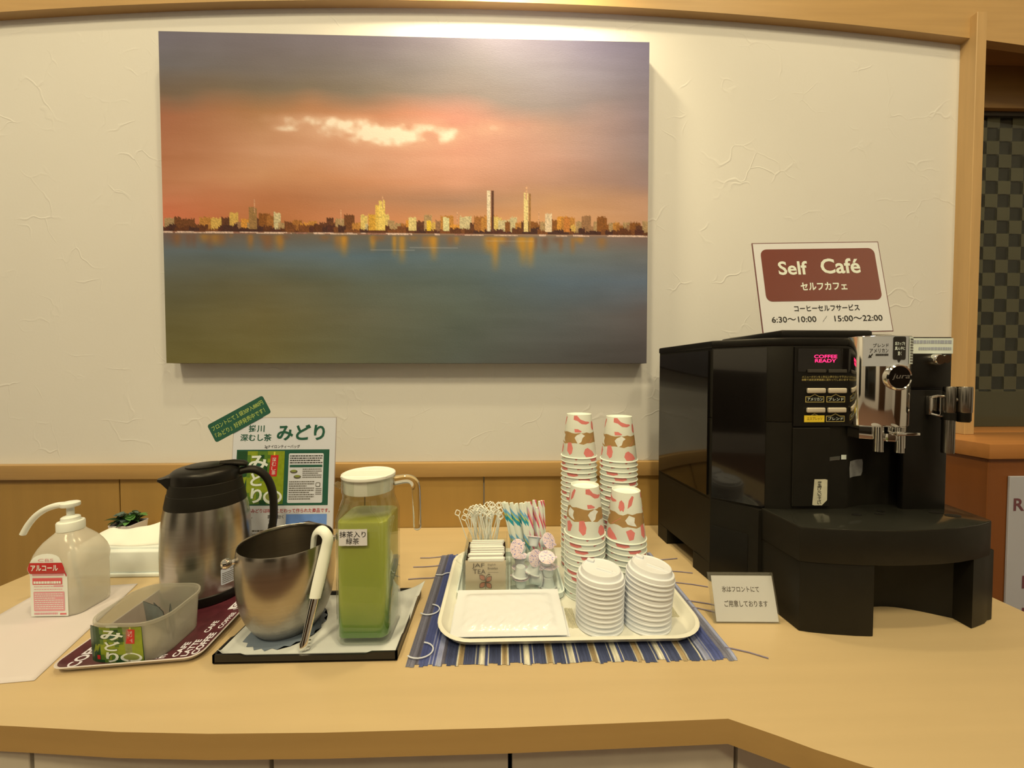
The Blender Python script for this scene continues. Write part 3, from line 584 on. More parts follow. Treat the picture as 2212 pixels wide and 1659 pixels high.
    for x, y, a, b in ((0.592, -0.386, 0.0085, 0.004), (0.634, -0.383, 0.0085, 0.004), (0.648, -0.371, 0.007, 0.0035), (0.738, -0.378, 0.0125, 0.007), (0.748, -0.394, 0.0125, 0.007)):
        m = M(); m.decal(el(x, y, a, b), ft, 0, 0.0004); sub(m, 'drain_hole', mat('hole_dark', raw=(0.003, 0.003, 0.003), rough=0.6, var=0.1), dt)
    def bulgeY(x):
        return np.interp(x, [p[0] for p in fr], [p[1] for p in fr])
    xl = [0.461 + (0.563 - 0.461) * k / 8 for k in range(9)]
    m = M(); m.prism([(0.456, -0.349)] + [(x, bulgeY(x) + 0.0015) for x in xl] + [(0.563, -0.40), (0.55, -0.346)], 0.0005, 0.110, 0, 0.001); B(m, 'skirt_left', BLACKM)
    xr = [0.735 + 0.060 * k / 5 for k in range(6)]
    m = M(); m.prism([(0.735, -0.346)] + [(x, bulgeY(x) + 0.001) for x in xr] + [(0.806, -0.335), (0.80, -0.33)], 0.0005, 0.1155, 0, 0.001); B(m, 'skirt_right', BLACKM)
    m = M(); arc2 = [(0.563 + (0.735 - 0.563) * k / 16, -0.408 + 0.034 * math.sin(pi * k / 16)) for k in range(17)]
    m.prism([(0.563, -0.346)] + arc2 + [(0.735, -0.346)], 0.0005, 0.110, 0); m.lathe([(0.0012, 0), (0.0012, 0.0012), (0.0001, 0.0015)], 12, 1, True, False, Matrix.Translation((0.625, -0.3765, 0.032)) @ Matrix.Rotation(pi / 2, 4, 'X')); B(m, 'recessed_front', [BLACKM, mat('brass_dot', raw=(0.7, 0.5, 0.2), rough=0.3, metal=1.0, var=0.02)])
    m = M(); m.box(0.5775, 0.587, -0.4135, -0.375, 0.064, 0.109, 0, 0.001, 1); B(m, 'tray_latch', BLACKG); m = M(); m.box(0.686, 0.698, -0.41, -0.375, 0.098, 0.1095, 0, 0.001, 1); B(m, 'tray_latch', BLACKG)
    return t
coffee_machine()

# ------------------------------------------------------------------ signs by the machine
LAM = mat('laminated_paper', (228, 214, 190), 0.16, var=0.01, bump=0.02, bscale=18, coat=0.5)
def self_cafe():
    BL, BR, TL = Vector((0.52504, -0.244, 0.4795)), Vector((0.7951, -0.244, 0.4855)), Vector((0.5206, -0.211, 0.6715))
    t = thing('cafe_sign', 'laminated brown and white self-service coffee sign leaning on top of the coffee machine', 'sign', (0.66, -0.2, 0.4785))
    F = frame(BL, BR - BL, TL - BL); W = (BR - BL).length; H = (TL - BL).length
    m = M(); c = [F(a, b, h) for h in (-0.0012, 0) for a, b in ((0, 0), (W, 0), (W, H), (0, H))]
    m.add(c, [(3, 2, 1, 0), (4, 5, 6, 7), (0, 1, 5, 4), (1, 2, 6, 5), (2, 3, 7, 6), (3, 0, 4, 7)], 0)
    m.rect(0.0018, 0.0018, W - 0.0018, H - 0.0018, F, 1, 0.0003)
    px = lambda p: (p - 1623) / 275 * W if False else p * W
    m.rect(0.058 * W, 0.345 * H, 0.955 * W, 0.925 * H, F, 2, 0.0006, 0.013)
    def T(s, a, b, c2, d, mi, bold): m.text(s, a * W, b * H, c2 * W, d * H, F, mi, 0.0009, bold)
    T('Self', 0.180, 0.635, 0.408, 0.788, 3, 0.022); T('Café', 0.512, 0.642, 0.822, 0.812, 3, 0.022); T('セルフカフェ', 0.335, 0.460, 0.695, 0.548, 3, 0.03)
    T('コーヒーセルフサービス', 0.262, 0.232, 0.765, 0.300, 4, 0.012); T('6:30～10:00', 0.080, 0.118, 0.420, 0.180, 4, 0.006); T('／', 0.468, 0.118, 0.505, 0.180, 4, 0.004); T('15:00～22:00', 0.560, 0.118, 0.930, 0.180, 4, 0.006)
    o = m.build('sign_face', [mat('sign_edge_brown', (120, 74, 62), 0.4, var=0.03), LAM, mat('sign_brown', (126, 68, 48), 0.14, var=0.02, bump=0.02, bscale=18, coat=0.6), mat('sign_cream', (236, 230, 208), 0.3, var=0.01), INK], t, True)
    m = M(); P = [(0.5275, -0.2425), (0.793, -0.2425), (0.69, -0.165), (0.505, -0.165)]
    m.prism(P, 0.4787, 0.4797); m.build('sign_foot', mat('folded_card', (196, 180, 140), 0.5, var=0.03), t, True)
    m = M(); m.prism([(-0.180, 0.4797), (-0.1785, 0.4797), (-0.2065, 0.60), (-0.2080, 0.60)], 0.60, 0.74, plane='YZ'); m.build('sign_strut', MATS['folded_card'], t, True)
self_cafe()
def ice_sign():
    t = thing('ice_notice_stand', 'small clear stand with white ice notice card in front of the coffee machine', 'sign', (0.396, -0.40, 0))
    BL, BR, TL = Vector((0.3385, -0.410, 0.0008)), Vector((0.4440, -0.414, 0.0008)), Vector((0.3300, -0.388, 0.0715))
    F = frame(BL, BR - BL, TL - BL); W = (BR - BL).length; H = (TL - BL).length
    def slab(a0, b0, a1, b1, h0, h1):
        m = M(); c = [F(a, b, h) for h in (h0, h1) for a, b in ((a0, b0), (a1, b0), (a1, b1), (a0, b1))]
        return m.add(c, [(3, 2, 1, 0), (4, 5, 6, 7), (0, 1, 5, 4), (1, 2, 6, 5), (2, 3, 7, 6), (3, 0, 4, 7)], 0)
    m = slab(0, 0, W, H, 0.0004, 0.0018); m.add(slab(0, 0, W, H, -0.002, -0.0006).v, [(3, 2, 1, 0), (4, 5, 6, 7), (0, 1, 5, 4), (1, 2, 6, 5), (2, 3, 7, 6), (3, 0, 4, 7)], 0)
    m.prism([(-0.410, 0.0002), (-0.410, 0.0018), (-0.376, 0.0018), (-0.376, 0.0002)][::-1], 0.341, 0.438, plane='YZ'); m.build('clear_stand', CLEAR, t, True)
    m = slab(0.005, 0.002, W - 0.0015, H * 0.93, -0.0004, 0.0002)
    m.text('氷はフロントにて', 0.19 * W, 0.60 * H, 0.76 * W, 0.72 * H, F, 1, 0.00035, 0.012); m.text('ご用意しております', 0.20 * W, 0.31 * H, 0.86 * W, 0.44 * H, F, 1, 0.00035, 0.012)
    m.build('notice_card', [WHITE, mat('brown_grey_ink', raw=(0.06, 0.045, 0.045), rough=0.6, var=0.05)], t, True)
ice_sign()

# ------------------------------------------------------------------ cabinet on the right
def right_cabinet():
    RB = wood('red_brown_cabinet', (128, 70, 24), 0.06, 0.4, 'Z', 0.6)
    t = thing('service_cabinet', 'red-brown wooden cabinet with thick top standing right of the coffee machine', 'cabinet', (1.6, -0.08, -ZC))
    M().box(1.114, 2.3, -0.160, -0.002, -ZC, 0.204, 0, 0.001, 1).build('carcass', RB, t, True)
    M().box(1.106, 2.3, -0.168, -0.001, 0.205, 0.240, 0, 0.002).build('cabinet_top', wood('cabinet_top_wood', (176, 112, 50), 0.06, 0.25, 'X'), t, True)
    m = M(); F = frame((0, -0.1655, 0), (1, 0, 0), (0, 0, 1)); m.box(1.160, 1.46, -0.1655, -0.1605, -0.30, 0.165, 0, 0.001, 1)
    m.text('RECYCLE', 1.1695, 0.0855, 1.345, 0.1150, F, 1, 0.0005, 0.02); 
    m.rect(1.196, -0.095, 1.34, -0.065, F, 1, 0.0005); m.rect(1.198, -0.168, 1.34, -0.14, F, 1, 0.0005)
    m.build('notice_board', [mat('notice_white', (180, 170, 150), 0.5, var=0.02), mat('notice_maroon', (112, 62, 58), 0.5, var=0.03)], t, True)
right_cabinet()

# ------------------------------------------------------------------ woven mat with fringes
def placemat():
    t = thing('placemat', 'blue, grey and cream striped woven placemat with loose threads under the white tray', 'placemat', (0.099, -0.326, 0))
    navy, blue, grey, lite, tan, cream, dg = [(84, 88, 103), (98, 103, 130), (140, 132, 124), (174, 168, 160), (184, 154, 100), (222, 204, 158), (112, 104, 100)]
    left = [(15, grey), (6, dg), (17, blue), (2, lite), (4, blue), (2, lite), (4, blue), (10, lite), (6, dg), (20, navy), (3, cream), (9, tan)]
    cg = [(2, cream), (4, navy), (3, cream), (8, cream), (2, navy), (3, blue), (2, cream)]
    mid = [(20, navy)] + cg + [(21, navy), (2, cream), (9, tan), (3, cream)]
    seq = left + mid * 5 + [(20, navy), (3, cream), (3, navy), (12, lite), (2, blue), (3, lite), (20, blue), (14, grey), (8, lite)]
    tot = sum(a for a, b in seq); Wd = 0.462; cols = []
    x = -0.132
    for wd, c in seq:
        L = wd / tot * Wd; k = max(1, round(L / 0.0015))
        for i in range(k): cols.append((x + L * i / k, x + L * (i + 1) / k, c))
        x += L
    R = random.Random(4); m = M(); ys = [-0.487 + 0.321 * j / 40 for j in range(41)]; nb = 0
    for i, (a, b, c) in enumerate(cols):
        if i % 4 == 0: e0 = R.uniform(-0.004, 0.002); e1 = R.uniform(-0.002, 0.003)
        s = R.uniform(0.90, 1.08); col = [v for v in pc([q * s for q in c])]
        lean = lambda y: 1.0
        base = len(m.v); mx = (a + b) / 2
        prof = [(a, 0.0012), (mx, 0.0030), (b, 0.0012)]
        for j, y in enumerate(ys):
            yy = y + (e0 if j == 0 else (e1 if j == 40 else 0)); fl = R.uniform(0.93, 1.06)
            for q, (xx, zz) in enumerate(prof):
                # the mat narrows a little towards the wall
                kx = 0.099 + (xx - 0.099) * (1.0 + 0.0 * y)
                m.v.append((kx, yy, zz if 0 < j < 40 else 0.0006)); m.col.append([min(0.92, v * fl) for v in col])
        for j in range(40):
            for q in range(2):
                o = base + j * 3 + q; m.f.append((o, o + 1, o + 4, o + 3)); m.mi.append(0)
    m.build('woven_cloth', attr_mat('woven_cotton', 0.9, 0.3, 500), t, True, smooth=60)
    TH = mat('grey_thread', (136, 120, 118), 0.9, var=0.1, vscale=100)
    R = random.Random(11)
    def thread(pts):
        q = M(); q.tube(pts, 0.0009, 6); q.build('loose_thread', TH, t, True)
    for y, ln in ((-0.176, 0.040), (-0.215, 0.046), (-0.262, 0.045)):
        thread([(-0.128, y, 0.003), (-0.137, y - 0.001, 0.0016), (-0.137 - ln * 0.5, y - 0.004 + R.uniform(-.003, .003), 0.0014), (-0.137 - ln, y - 0.004, 0.0014)])
    for y, ln, dy in ((-0.203, 0.045, 0.006), (-0.248, 0.048, -0.01), (-0.292, 0.052, -0.016), (-0.352, 0.05, -0.02), (-0.372, 0.036, -0.022), (-0.468, 0.04, -0.02)):
        thread([(0.324, y, 0.003), (0.333, y, 0.0016), (0.333 + ln * 0.5, y + dy * 0.4, 0.0014), (0.333 + ln, y + dy, 0.0014)])
    WT = mat('pale_thread', (206, 198, 176), 0.9, var=0.06, vscale=100)
    for cx, cy, r in ((-0.118, -0.463, 0.016), (-0.122, -0.368, 0.014)):
        q = M(); q.tube([(cx + r * 1.2 * math.cos(a), cy + r * math.sin(a), 0.0042) for a in np.linspace(-2.4, 1.4, 14)], 0.0011, 6); q.build('loose_thread', WT, t, True)
    q = M(); q.tube([(-0.130, -0.256, 0.004), (-0.118, -0.258, 0.0045), (-0.110, -0.251, 0.0045), (-0.100, -0.250, 0.0045)], 0.0012, 6); q.build('loose_thread', WT, t, True)
placemat()

# ------------------------------------------------------------------ trays
def tray_mesh(x0, x1, y0, y1, r, z0, h, flare, mats, th=0.003, lip=0.006, bot=0):
    m = M(); n = 8
    def L(off, z, rad): return [(a, b, z) for a, b in rr(x0 + off, y0 + off, x1 - off, y1 - off, max(0.004, rad), n)]
    out = [L(flare + 0.004, z0, r - flare), L(flare, z0 + 0.002, r - flare), L(lip * 0.5, z0 + h - 0.003, r), L(0, z0 + h - 0.001, r), L(0.001, z0 + h, r), L(lip, z0 + h, r - lip), L(flare + lip * 0.8, z0 + th + 0.002, r - flare - lip), L(flare + lip + 0.004, z0 + th, r - flare - lip - 0.003)]
    m.loft(out, 0, True, True)
    return m
wtm = tray_mesh(-0.1005, 0.3085, -0.466, -0.172, 0.055, 0.0035, 0.014, 0.010, None)
tr = thing('serving_tray', 'cream plastic cafeteria tray with rounded corners on the striped placemat', 'tray', (0.104, -0.315, 0.0035))
wtm.build('tray_shell', mat('cream_tray_plastic', (228, 212, 166), 0.35, var=0.02, vscale=40), tr, True)
TZ = 0.0067                                               # the tray's inner floor
pl = tray_mesh(-0.0805, 0.1108, -0.352, -0.1938, 0.015, TZ, 0.013, 0.002, None, 0.002, 0.0025)
pt = thing('shallow_plate', 'shallow white rectangular dish under the clear organisers on the cream tray', 'dish', (0.014, -0.267, TZ))
pl.build('dish_shell', mat('white_dish_plastic', (226, 222, 208), 0.3, var=0.015), pt, True)
PZ = TZ + 0.0023

# ------------------------------------------------------------------ paper cups
def cup_r(z): return 0.0351 - (0.0351 - 0.0246) * z / 0.086       # upside-down cup: rim at the bottom
def make_cup(name, label, loc, rz, group):
    t = thing(name, label, 'paper cup', loc, group, rz); n = 56
    CUP = mat('cup_paper', (238, 228, 198), 0.55, var=0.015); CORAL = mat('coral_print', (226, 122, 98), 0.55, var=0.06, vscale=60); GOLD = mat('gold_brown_print', (172, 128, 66), 0.5, var=0.08, vscale=60); CREAM = mat('star_cream', (230, 218, 178), 0.55, var=0.1, vscale=120)
    m = M(); m.lathe([(cup_r(0) - 0.0006, 0.001), (cup_r(0.002), 0.002), (cup_r(0.083), 0.083), (cup_r(0.086), 0.086), (cup_r(0.086) - 0.0012, 0.0862), (cup_r(0.084) - 0.0014, 0.081), (0.0001, 0.081)], n, 0, False, False)
    m.lathe([(cup_r(0.002) - 0.0003, 0.002), (cup_r(0.08) - 0.0004, 0.0795), (0.0001, 0.0797)], n, 0, False, False)
    F = cylmap(cup_r, 0.0)
    def patch(poly, mi, h): m.decal([(a * 1.52, b) for a, b in poly], F, mi, h, 0.003)
    U = 2 * pi * 0.031; R = random.Random(9)
    def shift(p, du): return [(a / cup_r(b) * 0.0 + (a + du), b) for a, b in p]
    # drawn with u measured at the rim radius: fn scales by the base radius
    top = [(-0.022, 0.084), (-0.016, 0.0845), (-0.010, 0.077), (-0.001, 0.073), (0.006, 0.072), (0.007, 0.0695), (0.000, 0.067), (-0.008, 0.068), (-0.015, 0.074), (-0.022, 0.076)]
    leaf = [(0.012, 0.070), (0.015, 0.0735), (0.019, 0.069), (0.020, 0.062), (0.0185, 0.054), (0.016, 0.0565), (0.014, 0.054), (0.011, 0.060)]
    sm = [(-0.020, 0.058), (-0.014, 0.058), (-0.008, 0.0535), (-0.010, 0.052), (-0.019, 0.0515)]
    low = [(-0.004, 0.019), (0.000, 0.0215), (0.008, 0.014), (0.012, 0.006), (0.006, 0.0035), (-0.003, 0.004), (-0.006, 0.011)]
    low2 = [(-0.030, 0.030), (-0.024, 0.0315), (-0.021, 0.020), (-0.022, 0.010), (-0.025, 0.0065), (-0.030, 0.014)]
    dots = [(0.022, 0.022), (0.028, 0.026), (0.033, 0.020), (0.031, 0.009), (0.026, 0.007)]
    edge = [(0.024, 0.060), (0.030, 0.066), (0.034, 0.080), (0.031, 0.082), (0.026, 0.074)]
    per = 2 * pi * cup_r(0) / 2 / 1.52
    for k in range(2):
        du = k * per
        for P, h in ((top, 1.6e-4), (leaf, 1.6e-4), (sm, 2.2e-4), (low, 1.6e-4), (low2, 1.6e-4), (dots, 1.6e-4), (edge, 1.6e-4)): patch([(a + du, b) for a, b in P], 1, h)
        band = [(-0.036 + du, 0.049)]
        R = random.Random(k); xs = np.linspace(-0.0364, 0.0364, 13)
        topb = [(x + du, 0.050 + R.uniform(-0.002, 0.0025)) for x in xs]; bot = [(x + du, 0.029 + R.uniform(-0.0025, 0.002)) for x in xs[::-1]]
        patch(topb + bot, 2, 0.8e-4)
        star = [(-0.016, 0.046), (-0.009, 0.050), (-0.003, 0.045), (-0.007, 0.041), (-0.009, 0.033), (-0.014, 0.029), (-0.017, 0.036), (-0.019, 0.041)]
        star2 = [(0.026, 0.049), (0.034, 0.045), (0.033, 0.037), (0.036, 0.030), (0.029, 0.032), (0.024, 0.034), (0.021, 0.040)]
        for P in (star, star2): patch([(a + du, b) for a, b in P], 3, 1.6e-4)
        patch([(0.002 + du, 0.030), (0.0028 + du, 0.030), (0.016 + du, 0.044), (0.0152 + du, 0.044)], 1, 2.2e-4)
    m.build('cup_wall', [CUP, CORAL, GOLD, CREAM], t, smooth=40)
    m = M(); loops = []
    for i in range(n): pass
    prof = [(cup_r(0) + 0.0007 + 0.0011 * math.cos(a), 0.0012 + 0.0011 * math.sin(a)) for a in np.linspace(0, 2 * pi, 11)[:-1]]
    m.lathe(prof + [prof[0]], n, 0, False, False); m.build('rolled_rim', CUP, t, smooth=80)
    return t
STK = [('tall rear left stack', 0.158, -0.226, 24, 0.0098, 'cups in the tall rear left stack', 5.05), ('tall rear right stack', 0.2325, -0.2505, 24, 0.0097, 'cups in the tall rear right stack', 4.98),
       ('short front left stack', 0.1485, -0.3255, 12, 0.0099, 'cups in the short front left stack', 5.5), ('short front right stack', 0.2232, -0.3255, 11, 0.0099, 'cups in the short front right stack', 6.6)]
proto = None; R = random.Random(21)
for nm, x, y, k, dz, grp, rz in STK:
    for i in range(k):                                     # i = 0 is the top cup
        z = TZ + dz * (k - 1 - i); lab = 'coral-printed paper cup, %s of the %s' % (ORD[i] + ('' if i == 0 else ' from the top'), nm)
        jx, jy, a = x + R.uniform(-.0002, .0002), y + R.uniform(-.0002, .0002), rz + (0 if i == 0 else R.uniform(-0.4, 0.4) + 0.6 * i)
        if proto is None: proto = make_cup('paper_cup', lab, (jx, jy, z), a, grp)
        else: dup(proto, (jx, jy, z), lab, grp, (0, 0, a))

# ------------------------------------------------------------------ cup lids
def make_lid(label, loc, grp):
    LM = mat('white_lid_plastic', (226, 214, 194), 0.38, var=0.01)
    t = thing('cup_lid', label, 'cup lid', loc, grp)
    m = M(); m.lathe([(0.0362, 0.0002), (0.0372, 0.0006), (0.0372, 0.0024), (0.0360, 0.0032), (0.0352, 0.0080), (0.0350, 0.0092), (0.0340, 0.0098), (0.0318, 0.0096), (0.0312, 0.0104), (0.0304, 0.0162), (0.0296, 0.0176), (0.0284, 0.0178), (0.0276, 0.0168), (0.0001, 0.0162)], 56, 0, False, False)
    m.lathe([(0.0361, 0.0002), (0.0359, 0.0022), (0.0353, 0.0030), (0.0346, 0.0078), (0.0312, 0.0088), (0.0296, 0.0150), (0.0001, 0.0150)], 56, 0, False, False); m.build('lid_shell', LM, t, smooth=30)
    m = M(); F = frame((0, 0, 0.0163), (1, 0, 0), (0, 1, 0))
    m.box(-0.0125, 0.0125, -0.0035, 0.0035, 0.0155, 0.0182, 0, 0.0012, 2, Matrix.Translation((0.004, -0.006, 0)) @ Matrix.Rotation(-0.5, 4, 'Z')); m.box(-0.006, 0.006, -0.004, 0.004, 0.016, 0.0205, 0, 0.0018, 2, Matrix.Translation((-0.013, 0.020, 0)) @ Matrix.Rotation(-0.5, 4, 'Z')); m.lathe([(0.005, 0.0160), (0.005, 0.0172), (0.0038, 0.0176), (0.0001, 0.0168)], 16, 0, True, False, None, 0.017, -0.013); m.build('sip_tab', LM, t)
    return t
lp = None
for nm, x, y, k, grp in (('left lid stack', 0.1535, -0.4135, 11, 'lids in the left stack'), ('right lid stack', 0.2315, -0.413, 11, 'lids in the right stack')):
    pos = [(x - (0.003 if nm.startswith('right') else 0), TZ + 0.0003)]
    for q in range(1, k):
        a_ = [0, .01, .015, .03, .05, .075, .10, .115, .12, .125, .13][q] if nm.startswith('right') else 0.004 * q
        pos.append((pos[-1][0] + 0.0070 * math.sin(a_), pos[-1][1] + 0.0070 * math.cos(a_) + (0.00065 if q > 1 and nm.startswith('right') and q < 10 else 0.0001)))
    for i in range(k):
        j = k - 1 - i; px_, z = pos[j]; lab = 'white cup lid, %s of the %s on cream tray' % (ORD[i] + ('' if i == 0 else ' from the top'), nm)
        if nm.startswith('left'): ang = 0.004 * j
        else: ang = [0, .01, .015, .03, .05, .075, .10, .115, .12, .125, .13][j]
        rot = (0, ang, R.uniform(-.3, .3))
        if lp is None: lp = make_lid(lab, (px_, y, z), grp); lp.rotation_euler = rot
        else: dup(lp, (px_, y, z), lab, grp, rot)

# ------------------------------------------------------------------ clear organisers and what stands in them
def organiser(x0, x1, label):
    y0, y1, z0, z1, w = -0.334, -0.2055, PZ, 0.0685, 0.0022; ym = -0.240
    t = thing('clear_organiser', label, 'organiser', ((x0 + x1) / 2, -0.262, PZ), 'clear organisers')
    M().box(x0, x1, y0, y1, z0, z0 + w, 0, 0.0005, 1).build('base', CLEAR, t, True)
    for nm, b in (('side_wall', (x0, x0 + w, y0, y1)), ('side_wall', (x1 - w, x1, y0, y1)), ('front_wall', (x0 + w, x1 - w, y0, y0 + w)), ('rear_wall', (x0 + w, x1 - w, y1 - w, y1)), ('divider', (x0 + w, x1 - w, ym - w / 2, ym + w / 2))):
        M().box(b[0], b[1], b[2], b[3], z0 + w, z1, 0, 0.0006, 1).build(nm, CLEAR, t, True)
    return t
organiser(-0.0705, 0.0120, 'clear acrylic organiser holding tea bags and white stirrers, the left one on the dish')
organiser(0.0150, 0.0985, 'clear acrylic organiser holding creamers and sugar sticks, the right one on the dish')
OZ = PZ + 0.0024
def tea_bag(label, y, front, seed):
    R = random.Random(seed); t = thing('tea_bag', label, 'tea bag', (-0.0293, y, OZ), 'tea bags in the organiser')
    FO = mat('tea_foil', (206, 178, 128), 0.45, var=0.06, vscale=50); ED = mat('tea_sachet_edge', (238, 220, 178), 0.5, var=0.05); DB = mat('tea_back_brown', (58, 40, 24), 0.5, var=0.1)
    W = 0.036; H = 0.0545 + R.uniform(-0.001, 0.0015)
    m = M(); nn = 12
    for sgn, mi in ((-1, 0), (1, 1 if not front else 1)):
        vs = []; fs = []
        for j in range(nn + 1):
            for i in range(nn + 1):
                u, v = i / nn, j / nn; puff = 0.0021 * (math.sin(pi * u) ** 0.35) * (math.sin(pi * v) ** 0.35) + 0.0002
                vs.append((-W + 2 * W * u + R.uniform(-.0002, .0002), sgn * puff, H * v))
        for j in range(nn):
            for i in range(nn):
                q = j * (nn + 1) + i; f = (q, q + 1, q + nn + 2, q + nn + 1); fs.append(f if sgn < 0 else f[::-1])
        m.add(vs, fs, mi)
    m.build('sachet', [FO if front else DB, DB], t)
    sh = R.uniform(-0.002, 0.002); q = M(); q.prism([(-W + 0.007 + sh, -0.0017), (W - 0.006 + sh, -0.0017), (W - 0.003 + sh, 0), (W - 0.006 + sh, 0.0017), (-W + 0.007 + sh, 0.0017), (-W + 0.004 + sh, 0)], H - 0.002, H + 0.0035, 0, 0.0004, 1); q.build('sealed_edge', ED, t)
    if front:
        F = frame((0, -0.0029, 0), (1, 0, 0), (0, 0, 1)); m = M()
        m.text('JAF', -0.024, 0.042, -0.002, 0.0515, F, 0, 0.0002, 0.0); m.text('TEA', -0.022, 0.0325, 0.000, 0.0405, F, 0, 0.0002, 0.0)
        m.text('English', 0.004, 0.046, 0.018, 0.0505, F, 0, 0.0002, 0.0); m.text('Breakfast', 0.004, 0.0400, 0.022, 0.0442, F, 0, 0.0002, 0.0); m.rect(0.004, 0.0345, 0.023, 0.0349, F, 0, 0.0002)
        lf = lambda x, y, s, fx, fy, mi, h: m.decal([(x + fx * (a * s), y + fy * (b * s)) for a, b in [(0, 0), (0.55, 0.03), (0.95, 0.3), (1, 1), (0.5, 0.98), (0.1, 0.75)]][::(1 if fx * fy > 0 else -1)], F, mi, h)
        for x, y, fx, fy in ((-0.0005, 0.0205, -1, 1), (0.0005, 0.0175, 1, 1), (-0.0005, 0.0175, -1, -1), (0.0005, 0.0165, 1, -1)):
            lf(x, y, 0.0105, fx, fy, 0, 0.0002); lf(x + fx * 0.0009, y + fy * 0.0009, 0.0086, fx, fy, 1, 0.0004)
        m.tube([F(0, 0.005, .0003), F(0, 0.026, .0003), F(0.004, 0.031, .0003)], 0.0004, 6); m.decal([(0.003, 0.031), (0.006, 0.0325), (0.009, 0.031), (0.006, 0.0303)], F, 0, 0.0003)
        m.build('front_print', [mat('tea_brown_ink', raw=(0.05, 0.025, 0.012), rough=0.5, var=0.05), mat('tea_leaf_orange', (186, 112, 74), 0.5, var=0.05)], t)
    return t
for i in range(11):
    y = -0.3275 + 0.0076 * i
    tea_bag('foremost tea bag with brown leaf print, behind the front wall of the organiser' if i == 0 else 'tea bag in a cream sachet, %s from the front of its row' % ORD[i], y, i == 0, i)
def stirrer(label, base, top, grp, roll):
    base = Vector(base) - Vector((0.0045, 0, 0)); top = Vector(top) - Vector((0.0045, 0, 0)); t = thing('stirrer', label, 'stirrer', base, grp); SM = mat('stirrer_plastic', (242, 236, 204), 0.4, var=0.01)
    b = Vector((0, 0, 0)); e = Vector(top) - Vector(base); d = e.normalized(); e2 = e - d * 0.010
    m = M(); m.tube([b, e2 * 0.5, e2], 0.0011, 6)
    s = d.cross(Vector((math.sin(roll), -math.cos(roll), 0))).normalized(); c = e - d * 0.005
    pts = [c + d * 0.0055 * (math.sin(a)) * (1 + 0.12 * math.cos(4 * a)) + s * 0.0050 * math.cos(a) * (1 + 0.12 * math.cos(4 * a)) for a in np.linspace(-pi / 2, 1.5 * pi, 17)]
    m.tube(pts, 0.0010, 6); o = m.build('stick', SM, t)
R = random.Random(31); k = 0
tops = [(-0.088, -0.222, 0.119), (-0.071, -0.218, 0.1195), (-0.074, -0.232, 0.112)]
while len(tops) < 42:
    tops.append((R.uniform(-0.062, 0.003), R.uniform(-0.232, -0.200), R.uniform(0.112, 0.131)))
for i, tp in enumerate(tops):
    bx = min(0.010, max(-0.060, tp[0] * 0.5 - 0.012 + R.uniform(-0.02, 0.02))) if i > 2 else -0.052 + i * 0.008
    stirrer('white plastic stirrer with a looped tip, the leftmost one, leaning out of the organiser' if i == 0 else 'white plastic looped stirrer standing behind the tea bags in the clear organiser', (bx, R.uniform(-0.234, -0.2095), OZ + 0.001), tp, 'white stirrers' if i == 0 else 'white stirrers bunched behind the tea bags', R.uniform(-0.6, 0.6))
def sugar_mat(name, c1, c2, c3):
    if name in MATS: return MATS[name]
    m = mat(name, raw=(0.8, 0.8, 0.75), rough=0.4); nt = m.node_tree; N = nt.nodes; L = nt.links; tc = N.new('ShaderNodeTexCoord'); sp = N.new('ShaderNodeSeparateXYZ'); L.new(tc.outputs['Generated'], sp.inputs[0])
    a = N.new('ShaderNodeMath'); a.operation = 'MULTIPLY_ADD'; a.inputs[1].default_value = 3.1; L.new(sp.outputs['Z'], a.inputs[0]); L.new(sp.outputs['X'], a.inputs[2])
    f = N.new('ShaderNodeMath'); f.operation = 'FRACT'; L.new(a.outputs[0], f.inputs[0]); r = N.new('ShaderNodeValToRGB'); r.color_ramp.interpolation = 'CONSTANT'
    w_ = pc((236, 230, 214)); el = r.color_ramp.elements; el[0].position = 0; el[0].color = (*w_, 1); el[1].position = 0.42; el[1].color = (*pc(c1), 1); e = el.new(0.62); e.color = (*pc(c2), 1); e = el.new(0.70); e.color = (*pc(c3), 1); e = el.new(0.86); e.color = (*w_, 1)
    L.new(f.outputs[0], r.inputs[0]); L.new(r.outputs[0], N['Principled BSDF'].inputs['Base Color']); return m
TEAL = sugar_mat('teal_stripe_paper', (48, 150, 142), (216, 206, 84), (120, 176, 190)); PNK = sugar_mat('pink_stripe_paper', (220, 78, 104), (230, 190, 80), (232, 160, 160))
def sugar(label, base, top, m_, grp, ang):
    base = Vector(base) - Vector((0.0045, 0, 0)); top = Vector(top) - Vector((0.0045, 0, 0)); t = thing('sugar_stick', label, 'sugar stick', base, grp); e = Vector(top) - Vector(base); m = M()
    m.tube([Vector((0, 0, 0)), e * 0.03, e * 0.5, e * 0.95, e], [0.0038, 0.0046, 0.0050, 0.0046, 0.0042], 10, 0, 0.55, None, (math.cos(ang), math.sin(ang), 0)); m.build('paper_sleeve', m_, t)
R = random.Random(17)
for i in range(9):
    x = 0.008 + 0.0052 * i + (0.004 if i > 5 else 0); y = R.uniform(-0.228, -0.212); bx = 0.036 + 0.0045 * i
    sugar('slim sugar stick with teal and yellow stripes standing behind the creamers', (bx, y - 0.004, OZ + 0.003), (x, y, 0.124 + R.uniform(0, 0.014)), TEAL, 'teal sugar sticks', R.uniform(1.2, 2.0))
for i in range(7):
    x = 0.055 + 0.0056 * i; y = R.uniform(-0.228, -0.212); bx = 0.064 + 0.0048 * i
    sugar('slim sugar stick with pink and yellow stripes standing behind the creamers', (bx, y - 0.004, OZ + 0.003), (x, y, 0.124 + R.uniform(0, 0.014)), PNK, 'pink sugar sticks', R.uniform(1.2, 2.0))
